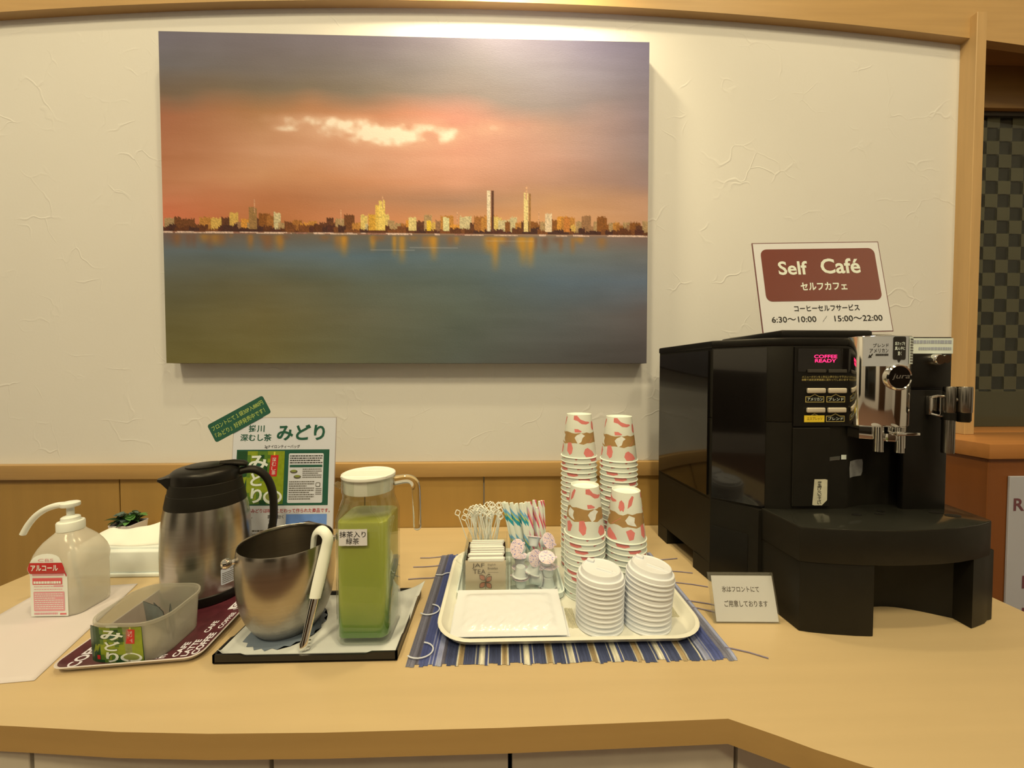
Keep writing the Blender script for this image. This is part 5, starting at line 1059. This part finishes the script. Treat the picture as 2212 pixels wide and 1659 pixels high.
# ------------------------------------------------------------------ maroon tray, thermos, tub
def maroon_tray():
    t = thing('maroon_tray', 'maroon tray printed with white coffee words and a pale rim, under the plastic tub', 'tray', (-0.511, -0.482, 0), None, math.radians(5.5))
    x0, x1, y0, y1 = -0.0925, 0.0925, -0.003, 0.272; n = 6
    def L(off, z, r): return [(a, b, z) for a, b in rr(x0 + off, y0 + off, x1 - off, y1 - off, r, n)]
    m = M(); m.loft([L(0.010, 0.0005, 0.012), L(0.008, 0.001, 0.014), L(0.001, 0.0085, 0.018), L(0, 0.0095, 0.018), L(0.001, 0.0102, 0.018), L(0.0025, 0.0096, 0.017)], 0, True, False); m.loft([L(0.0025, 0.0096, 0.017), L(0.0095, 0.0030, 0.013), L(0.011, 0.0026, 0.012)], 1, False, True)
    F = frame((0, 0, 0.00262), (1, 0, 0), (0, 1, 0)); Fr = frame((0, 0, 0.00262), (0, 1, 0), (-1, 0, 0))
    def tx(s, x, y, w_, h_, ang, b=0.02):
        a = math.radians(ang); U = Vector((math.cos(a), math.sin(a), 0)); m.text(s, 0, 0, w_, h_, frame((x, y, 0.0027), U, (-U.y, U.x, 0)), 2, 0.0002, b)
    tx('COFFEE', -0.066, 0.008, 0.055, 0.016, 90, 0.03); tx('CAFE', 0.056, 0.012, 0.030, 0.0085, 90, 0.03); tx('LATTE', 0.068, 0.012, 0.034, 0.0085, 90, 0.03); tx('COFFEE', 0.080, 0.014, 0.046, 0.0095, 90, 0.03); tx('COFFEE', 0.080, 0.070, 0.040, 0.007, 90); tx('CAFE', 0.066, 0.062, 0.028, 0.008, 90); tx('COFFEE', -0.02, 0.011, 0.06, 0.008, 0)
    m.decal([(0.060, 0.120), (0.072, 0.122), (0.074, 0.160), (0.062, 0.158)], F, 2, 0.0002); tx2 = frame((0.0705, 0.126, 0.003), (0, 1, 0), (-1, 0, 0)); m.text('CAFE', 0, 0, 0.028, 0.007, tx2, 3, 0.0002, 0.02)
    pts = [Vector((0.067 + 0.018 * math.cos(a), 0.148 + 0.030 * math.sin(a), 0.003)) for a in np.linspace(-1.4, 1.6, 18)]
    m.tube(pts, 0.0005, 6, 2)
    m.build('tray_shell', [mat('tray_pale_rim', (206, 184, 150), 0.4, var=0.03), mat('tray_maroon', (84, 34, 34), 0.35, var=0.22, vscale=90), mat('tray_white_print', (222, 206, 186), 0.4, var=0.06, vscale=120), mat('tray_maroon_ink', (84, 34, 34), 0.4, var=0.05)], t, smooth=30)
maroon_tray()
def thermos():
    t = thing('thermos_jug', 'stainless steel thermos jug with black lid, spout and handle on the maroon tray', 'thermos', (-0.5387, -0.2952, 0.0031))
    z0 = -0.0031; m = M(); m.lathe([(0.062, 0.0), (0.0655, 0.001), (0.0668, 0.006), (0.0668, 0.016), (0.0655, 0.0175)], 72, 0, True, True); m.build('base_ring', BLACKP, t)
    TS = mat('thermos_steel', raw=(0.47, 0.455, 0.42), rough=0.26, metal=1.0, var=0.07, vscale=10, stretch=(1, 1, 40))
    pr = [(0.0655, 0.0165), (0.0664, 0.020), (0.0670, 0.05), (0.0672, 0.08), (0.0662, 0.11), (0.0645, 0.135), (0.0618, 0.155), (0.0590, 0.168)]
    m = M(); m.lathe(pr, 72, 0, True, True); m.build('steel_body', TS, t, smooth=60)
    m = M(); m.lathe([(0.0600, 0.163), (0.0602, 0.165), (0.0565, 0.186), (0.0556, 0.1865), (0.0545, 0.195), (0.0535, 0.204), (0.052, 0.205)], 64, 0, True, True); m.build('collar', BLACKM, t)
    a = math.radians(212); D = Vector((math.cos(a), math.sin(a), 0)); S = Vector((-D.y, D.x, 0)); Z = Vector((0, 0, 1))
    m = M(); m.lathe([(0.0520, 0.204), (0.0522, 0.2055), (0.0516, 0.2185), (0.0500, 0.2225), (0.046, 0.226), (0.040, 0.2285), (0.020, 0.2300), (0.0001, 0.2302)], 64, 0, True, False)
    m.lathe([(0.030, 0.2290), (0.030, 0.2312), (0.028, 0.2318), (0.0001, 0.2318)], 40, 0, True, False); ld = m.build('lid', BLACKP, t, smooth=35)
    def sec(r, w_, z0, z1): return [D * r + S * w_ + Z * z0, D * (r + 0.002) + S * 0 + Z * (z0 - 0.002), D * r - S * w_ + Z * z0, D * r - S * w_ + Z * z1, D * r + Z * (z1 + 0.001), D * r + S * w_ + Z * z1]
    m = M(); m.loft([sec(0.040, 0.026, 0.190, 0.2185), sec(0.053, 0.018, 0.200, 0.2180), sec(0.061, 0.011, 0.2085, 0.2150), sec(0.066, 0.007, 0.212, 0.2145)], 0, True, True); m.build('spout', BLACKP, t, smooth=40)
    E = -D; ea = math.radians(28); E = Vector((math.cos(ea), math.sin(ea), 0)); P = lambda r, z: E * r + Z * z
    m = M(); m.tube([P(0.020, 0.2325), P(0.040, 0.2310), P(0.056, 0.2280), P(0.062, 0.2255)], [0.008, 0.0125, 0.0125, 0.008], 14, 0, 0.42, None, (0, 0, 1)); m.build('lid_lever', BLACKM, t)
    m = M(); m.tube(*spline([P(0.046, 0.212), P(0.060, 0.2150), P(0.074, 0.2130), P(0.087, 0.2030), P(0.0955, 0.188), P(0.1010, 0.168), P(0.1030, 0.145), P(0.1025, 0.115), P(0.098, 0.090), P(0.088, 0.072), P(0.074, 0.062), P(0.062, 0.058)], [0.011, 0.0115, 0.0115, 0.0115, 0.0115, 0.0115, 0.0112, 0.011, 0.011, 0.011, 0.011, 0.011]), 14, 0, 0.62, None, (E.x, E.y, 0)); m.build('handle', BLACKM, t, smooth=60)
    F = cylmap(lambda z: 0.0669, math.radians(-26)); m = M(); m.decal(rr(-0.015, 0.030, 0.017, 0.058, 0.002), F, 0, 0.0003, 0.003); m.text('お願い', -0.001, 0.0525, 0.012, 0.0563, F, 1, 0.0005, 0.008); m.greek(-0.013, 0.032, 0.0155, 0.0515, 6, F, 1, 0.0005, 4); m.build('care_sticker', [mat('silver_white_sticker', (206, 200, 184), 0.4, var=0.03), GREYINK], t)
thermos()
def tub():
    t = thing('plastic_tub', 'translucent plastic tub with a green tea packet on its front, on the maroon tray', 'tub', (-0.519, -0.4300, 0.0032))
    PT = clear('milky_plastic', tint=(0.86, 0.87, 0.84), gloss=0.55, haze=0.34, hazecol=(0.84, 0.84, 0.80), rough=0.22)
    P = [(-0.047, -0.047), (0.043, -0.050), (0.050, -0.020), (0.047, 0.030), (0.020, 0.052), (-0.040, 0.052), (-0.052, 0.030)]
    def smooth_loop(k, z):
        base = rr(-0.050, -0.050, 0.050, 0.050, 0.030, 7); out = []
        for a, b in base:
            a2 = a - 0.10 * (b + 0.05) * 0.6; out.append((a2 * k, b * k, z))
        return out
    sl = smooth_loop
    m = M(); m.loft([sl(0.90, 0.0), sl(0.925, 0.0012), sl(0.955, 0.028), sl(0.985, 0.0535), sl(1.03, 0.0540), sl(1.035, 0.0555), sl(1.03, 0.0580), sl(0.985, 0.0582), sl(0.970, 0.054), sl(0.942, 0.028), sl(0.912, 0.0024), sl(0.85, 0.0016)], 0, True, True); m.build('tub_body', PT, t, smooth=50)
    # torn packet front taped to the tub
    x0, x1 = -0.0470, 0.0300; pts = sl(1.0, 0)
    def F(u, v, h):
        y = -0.0500 + 0.0012; 
        if u < -0.022: y += (0.022 + u) ** 2 * 12
        k = 0.925 + (v / 0.054) * 0.06
        return Vector((u * 1.0, y * k - 0.0012 - h + (0.0006 * math.sin(u * 180)), v))
    m = M(); b0, b1 = 0.0015, 0.0535
    m.decal([(x0, b0), (x1, b0 + 0.0005), (x1 - 0.001, b1), (x0 + 0.004, b1), (x0 + 0.002, b1 - 0.006), (x0 - 0.001, b1 - 0.007)], F, 0, 0.0, 0.004)
    package_art(m, F, x0 + 0.002, b0 + 0.0005, x1 - 0.0012, b1 - 0.0005, 0)
    m.rect(-0.018, b1 - 0.001, -0.002, b1 + 0.002, F, 5, 0.001); m.build('packet_front', art_mats(), t, smooth=0)
    CT = clear('clear_tape', haze=0.12, hazecol=(0.85, 0.84, 0.75), rough=0.08)
    # sachets seen dimly through the wall
    R = random.Random(3); SF = mat('dark_sachet', (112, 112, 92), 0.4, var=0.2, vscale=40)
    for k in range(3):
        s = thing('tea_sachet', ['grey tea sachet leaning at the right inside the plastic tub', 'grey tea sachet in the middle inside the plastic tub', 'grey tea sachet at the left inside the plastic tub'][k], 'tea sachet', (-0.519 + (0.020, -0.004, -0.022)[k], -0.418 + 0.008 * k, 0.0058), 'sachets inside the tub'); s.rotation_euler = (0.12, 0, (-0.9, -0.6, -0.4)[k])
        q = M(); n = 8; vs = []; fs = []
        for sg in (-1, 1):
            o = len(vs)
            for j in range(n + 1):
                for i in range(n + 1): u, v = i / n, j / n; vs.append((0.044 * (u - 0.5), sg * (0.0003 + 0.003 * math.sin(pi * u) * math.sin(pi * v)), 0.038 * v))
            for j in range(n):
                for i in range(n): a = o + j * (n + 1) + i; f = (a, a + 1, a + n + 2, a + n + 1); fs.append(f if sg < 0 else f[::-1])
        q.add(vs, fs); q.build('foil_sachet', SF, s)
tub()

# ------------------------------------------------------------------ paper, sanitiser bottle, tissues, plant
def paper():
    A, B, Cc, D = (-0.609, -0.500), (-0.692, -0.268), (-0.845, -0.285), (-0.800, -0.520); n = 20; vs = []; fs = []
    for j in range(n + 1):
        for i in range(n + 1):
            u, v = i / n, j / n; x = (D[0] * (1 - u) + A[0] * u) * (1 - v) + (Cc[0] * (1 - u) + B[0] * u) * v; y = (D[1] * (1 - u) + A[1] * u) * (1 - v) + (Cc[1] * (1 - u) + B[1] * u) * v
            vs.append((x, y, 0.0006 + 0.0012 * max(0, (0.12 - u) / 0.12) ** 2 + 0.0008 * max(0, (v - 0.9) / 0.1) ** 2))
    for j in range(n):
        for i in range(n): q = j * (n + 1) + i; fs.append((q, q + 1, q + n + 2, q + n + 1))
    m = M(); m.add(vs, fs); o = m.build('paper_sheet', mat('sheet_paper', (212, 190, 157), 0.7, var=0.01), None, offset=(-0.73, -0.4, 0)); md = o.modifiers.new('thickness', 'SOLIDIFY'); md.thickness = 0.0003; md.offset = 1
    tag(o, 'white sheet of paper lying under the sanitiser bottle at the left end', 'paper')
paper()
def sanitiser():
    t = thing('sanitiser_bottle', 'milky plastic pump bottle of hand sanitiser with red label on white paper', 'bottle', (-0.738, -0.335, 0.0012))
    PB = clear('frosted_bottle', tint=(0.90, 0.90, 0.87), gloss=0.6, haze=0.62, hazecol=(0.95, 0.93, 0.88), rough=0.18, transl=0.5); n = 10
    def L(a, b, r, z): return [(x, y, z) for x, y in rr(-a, -b, a, b, min(r, a - 0.001, b - 0.001), n)]
    A, Bb = 0.0395, 0.032
    m = M(); m.loft([L(A - 0.004, Bb - 0.004, 0.012, 0.0), L(A - 0.001, Bb - 0.001, 0.014, 0.002), L(A, Bb, 0.015, 0.006), L(A, Bb, 0.015, 0.072), L(A + 0.0015, Bb + 0.001, 0.017, 0.077), L(A + 0.0032, Bb + 0.002, 0.020, 0.084), L(A + 0.0034, Bb + 0.002, 0.023, 0.091), L(A + 0.0022, Bb + 0.001, 0.025, 0.099), L(A - 0.0015, Bb - 0.0015, 0.0255, 0.108), L(A - 0.0075, Bb - 0.005, 0.0245, 0.117), L(A - 0.015, Bb - 0.0095, 0.0215, 0.1245), L(0.0195, 0.0185, 0.0175, 0.129), L(0.017, 0.017, 0.0155, 0.1315), L(0.0145, 0.0145, 0.0134, 0.1325)], 0, True, True); m.build('bottle_body', PB, t, smooth=60)
    m = M(); m.loft([L(A - 0.003, Bb - 0.003, 0.013, 0.003), L(A - 0.0022, Bb - 0.0022, 0.013, 0.006), L(A - 0.0022, Bb - 0.0022, 0.013, 0.040)], 0, True, True); m.build('sanitiser_gel', clear('clear_gel', tint=(0.95, 0.955, 0.94), gloss=0.4, haze=0.1, fres=1.33), t, smooth=60)
    m = M(); m.lathe([(0.0165, 0.1325), (0.0172, 0.1332), (0.0172, 0.146), (0.0164, 0.1475), (0.0128, 0.148), (0.0122, 0.1495), (0.0118, 0.154), (0.0100, 0.1555), (0.0056, 0.157)], 40, 0, True, True); m.build('pump_collar', WPLAST, t, smooth=30)
    m = M(); m.lathe([(0.0048, 0.156), (0.0048, 0.170), (0.0062, 0.1712), (0.0118, 0.1725), (0.0125, 0.175), (0.0122, 0.1785), (0.0100, 0.1800), (0.0001, 0.1805)], 32, 0, True, False); m.build('pump_head', WPLAST, t, smooth=35)
    Dv = Vector((-0.99, -0.12, 0)); P = lambda r, z: Dv * r + Vector((0, 0, z))
    m = M(); m.tube(*spline([P(0.006, 0.1752), P(0.020, 0.1745), P(0.036, 0.1690), P(0.050, 0.1590), P(0.060, 0.1470), P(0.066, 0.1370), P(0.0705, 0.1280)], [0.0052, 0.0050, 0.0048, 0.0046, 0.0044, 0.0043, 0.0042]), 16, 0, 1.0, None, (0, 0.1, 1)); m.build('nozzle', WPLAST, t, smooth=60)
    m = M(); m.tube([(0, 0, 0.132), (0.004, 0, 0.07), (0.012, 0.004, 0.012)], 0.0028, 10); m.build('dip_tube', mat('dip_tube_plastic', (226, 220, 200), 0.5, var=0.02), t)
    F = lambda u, v, h: Vector((u, -Bb - 0.0006 - h - (0.0032 * min(1, max(0, (v - 0.070) / 0.010)) if v < 0.096 else 0.0032 - (v - 0.096) * 0.22), v)); m = M()
    x0, x1 = -0.0315, 0.0275; cx = (x0 + x1) / 2; w_ = x1 - x0
    out = [(x0, 0.002), (x1, 0.002), (x1, 0.083), (x1 - 0.004, 0.092)] + [(cx + (w_ / 2 - 0.006) * math.cos(a), 0.094 + 0.012 * math.sin(a)) for a in np.linspace(0.2, pi - 0.2, 9)] + [(x0 + 0.004, 0.092), (x0, 0.083)]
    def D(p, mi, h): m.decal(p, F, mi, h, 0.02, 0.004)
    D(out, 0, 0.0); D([(x0 + 0.001, 0.0735), (x0 + 0.003, 0.073), (x1 - 0.003, 0.073), (x1 - 0.002, 0.068), (x1 - 0.0005, 0.068), (x1 - 0.0005, 0.083), (x1 - 0.004, 0.0920), (x0 + 0.004, 0.0920), (x0 + 0.0008, 0.083)], 1, 0.0003)
    m.text('CBS', cx - 0.012, 0.0942, cx + 0.012, 0.0985, F, 2, 0.0004, 0.0); m.text('アルコール', x0 + 0.006, 0.0785, x1 - 0.010, 0.0885, F, 0, 0.0007, 0.03)
    D(rr(x0 + 0.004, 0.069, x1 - 0.005, 0.0725, 0.001), 2, 0.0003); D(rr(x0 + 0.004, 0.0545, x1 - 0.008, 0.0655), 3, 0.0003); m.greek(x0 + 0.006, 0.0560, x1 - 0.010, 0.0605, 1, F, 0, 0.0006, 5, 0.9); D(rr(x1 - 0.022, 0.0505, x1 - 0.007, 0.053), 2, 0.0003); D(rr(x0 + 0.005, 0.0105, x1 - 0.005, 0.0430, 0.0015), 2, 0.0003); m.greek(x0 + 0.007, 0.013, x1 - 0.007, 0.041, 8, F, 0, 0.0005, 6, 0.35); D(rr(x1 - 0.013, 0.0045, x1 - 0.003, 0.007), 3, 0.0003); m.greek(x0 + 0.005, 0.0045, x1 - 0.016, 0.0085, 1, F, 2, 0.0003, 7, 0.8)
    m.greek(x0 + 0.006, 0.0445, x1 - 0.008, 0.0535, 2, F, 2, 0.00025, 9, 0.25)
    m.build('red_label', [mat('label_white', (236, 224, 200), 0.4, var=0.01), RED, PINK, mat('label_coral', (222, 92, 82), 0.45, var=0.03)], t)
sanitiser()
def tissues():
    t = thing('tissue_box', 'white tissue box with a tissue pulled up, behind the sanitiser bottle', 'tissue box', (-0.735, -0.185, 0))
    BX = mat('tissue_box_white', (232, 222, 196), 0.45, var=0.01)
    m = M(); m.box(-0.858, -0.612, -0.243, -0.125, 0.0005, 0.0075, 0, 0.0018, 2); m.build('base_tray', BX, t, True)
    m = M(); m.box(-0.854, -0.616, -0.239, -0.129, 0.0068, 0.0500, 0, 0.003, 3); m.box(-0.842, -0.628, -0.228, -0.140, 0.0485, 0.0540, 0, 0.002, 2); m.build('box_cover', BX, t, True)
    TI = mat('tissue_paper', (244, 234, 208), 0.85, var=0.01); nu, nv = 30, 18; vs = []; fs = []
    for j in range(nv + 1):
        for i in range(nu + 1):
            u, v = i / nu, j / nv; x = -0.848 + 0.214 * u; ridge = 0.0655 + 0.0085 * min(1, u / 0.12) + 0.050 * max(0, (u - 0.32)) + 0.0008 * math.sin(u * 9)
            s = abs(v - 0.5) * 2; y = -0.184 + (v - 0.5) * (0.085 - 0.02 * u) + 0.004 * math.sin(u * 9 + v * 3); z = 0.0545 + (ridge - 0.0545) * (1 - s) + 0.0012 * math.sin(u * 23 + v * 11) * (1 - s)
            vs.append((x, y, z))
    for j in range(nv):
        for i in range(nu): q = j * (nu + 1) + i; fs.append((q, q + 1, q + nu + 2, q + nu + 1))
    m = M(); m.add(vs, fs); o = m.build('pulled_tissue', TI, t, True, smooth=80); md = o.modifiers.new('thickness', 'SOLIDIFY'); md.thickness = 0.0003
tissues()
def plant():
    t = thing('potted_plant', 'small green plant in a white pot at the wainscot behind the tissue box', 'plant', (-0.890, -0.075, 0))
    def Q(h, z, r): return [(a, b, z) for a, b in rr(-h, -h, h, h, r, 4)]
    m = M(); m.loft([Q(0.020, 0.0005, 0.004), Q(0.0215, 0.003, 0.005), Q(0.0260, 0.046, 0.006), Q(0.0246, 0.046, 0.005), Q(0.0240, 0.041, 0.005)], 0, True, True); m.build('pot', mat('white_pot', (226, 210, 190), 0.4, var=0.02), t)
    m = M(); m.loft([Q(0.0236, 0.0415, 0.005), Q(0.0236, 0.0425, 0.005)], 0, True, True); m.build('soil', mat('dark_soil', raw=(0.02, 0.014, 0.008), rough=0.95, var=0.3, vscale=200), t)
    R = random.Random(12); G1 = mat('leaf_dark_green', (44, 62, 30), 0.45, var=0.25, vscale=60); G2 = mat('leaf_bright_green', (96, 136, 60), 0.45, var=0.2, vscale=60); G3 = mat('leaf_grey_green', (86, 98, 76), 0.5, var=0.2, vscale=60)
    def leaf(m, base, d, ln, wd, mi):
        d = Vector(d).normalized(); s = d.cross(Vector((0, 0, 1))).normalized() if abs(d.z) < 0.98 else Vector((1, 0, 0)); up = s.cross(d); n = 6; vs = []
        for i in range(n + 1):
            f = i / n; w_ = wd * math.sin(pi * min(1, 0.08 + 0.92 * f)) ** 0.8; c = Vector(base) + d * ln * f - Vector((0, 0, 1)) * ln * 0.35 * f * f
            vs += [c - s * w_ + up * w_ * 0.25, c, c + s * w_ + up * w_ * 0.25]
        m.add(vs, [(i * 3 + k, i * 3 + k + 1, i * 3 + k + 4, i * 3 + k + 3) for i in range(n) for k in (0, 1)], mi)
    m = M()
    for k in range(46):
        a = R.uniform(0, 2 * pi); el = R.uniform(0.05, 1.3); b = (R.uniform(-.016, .016), R.uniform(-.016, .016), 0.046 + R.uniform(0, 0.014)); mi = 1 if (math.cos(a) > 0.3 and R.random() < 0.7) else (2 if (math.cos(a) < -0.2 and R.random() < 0.4) else 0)
        leaf(m, b, (math.cos(a) * math.cos(el), math.sin(a) * math.cos(el), math.sin(el)), R.uniform(0.018, 0.034), R.uniform(0.005, 0.009), mi)
    for k in range(7):
        a = R.uniform(-0.9, 0.6); leaf(m, (0.004, -0.002, 0.058), (math.cos(a) * 0.7, -0.5 + R.uniform(-.3, .3), R.uniform(0.1, 0.5)), 0.024, 0.008, 1)
    for k in range(4): leaf(m, (0.006 + 0.004 * k, 0, 0.05), (0.35 + 0.15 * k, 0, 1), 0.030 + 0.003 * k, 0.0025, 0)
    for k in range(8):
        a = k * pi / 4; leaf(m, (-0.013, -0.006, 0.064), (math.cos(a), math.sin(a) * 0.7 - 0.3, 0.55), 0.015, 0.006, 2)
    o = m.build('foliage', [G1, G2, G3], t, smooth=70); o['kind'] = 'stuff'
plant()

# ------------------------------------------------------------------ everything above was measured from the worktop: raise it to its height
for o in list(C.objects):
    if o.parent is None and o.type not in {'CAMERA', 'LIGHT'}: o.location.z += ZC
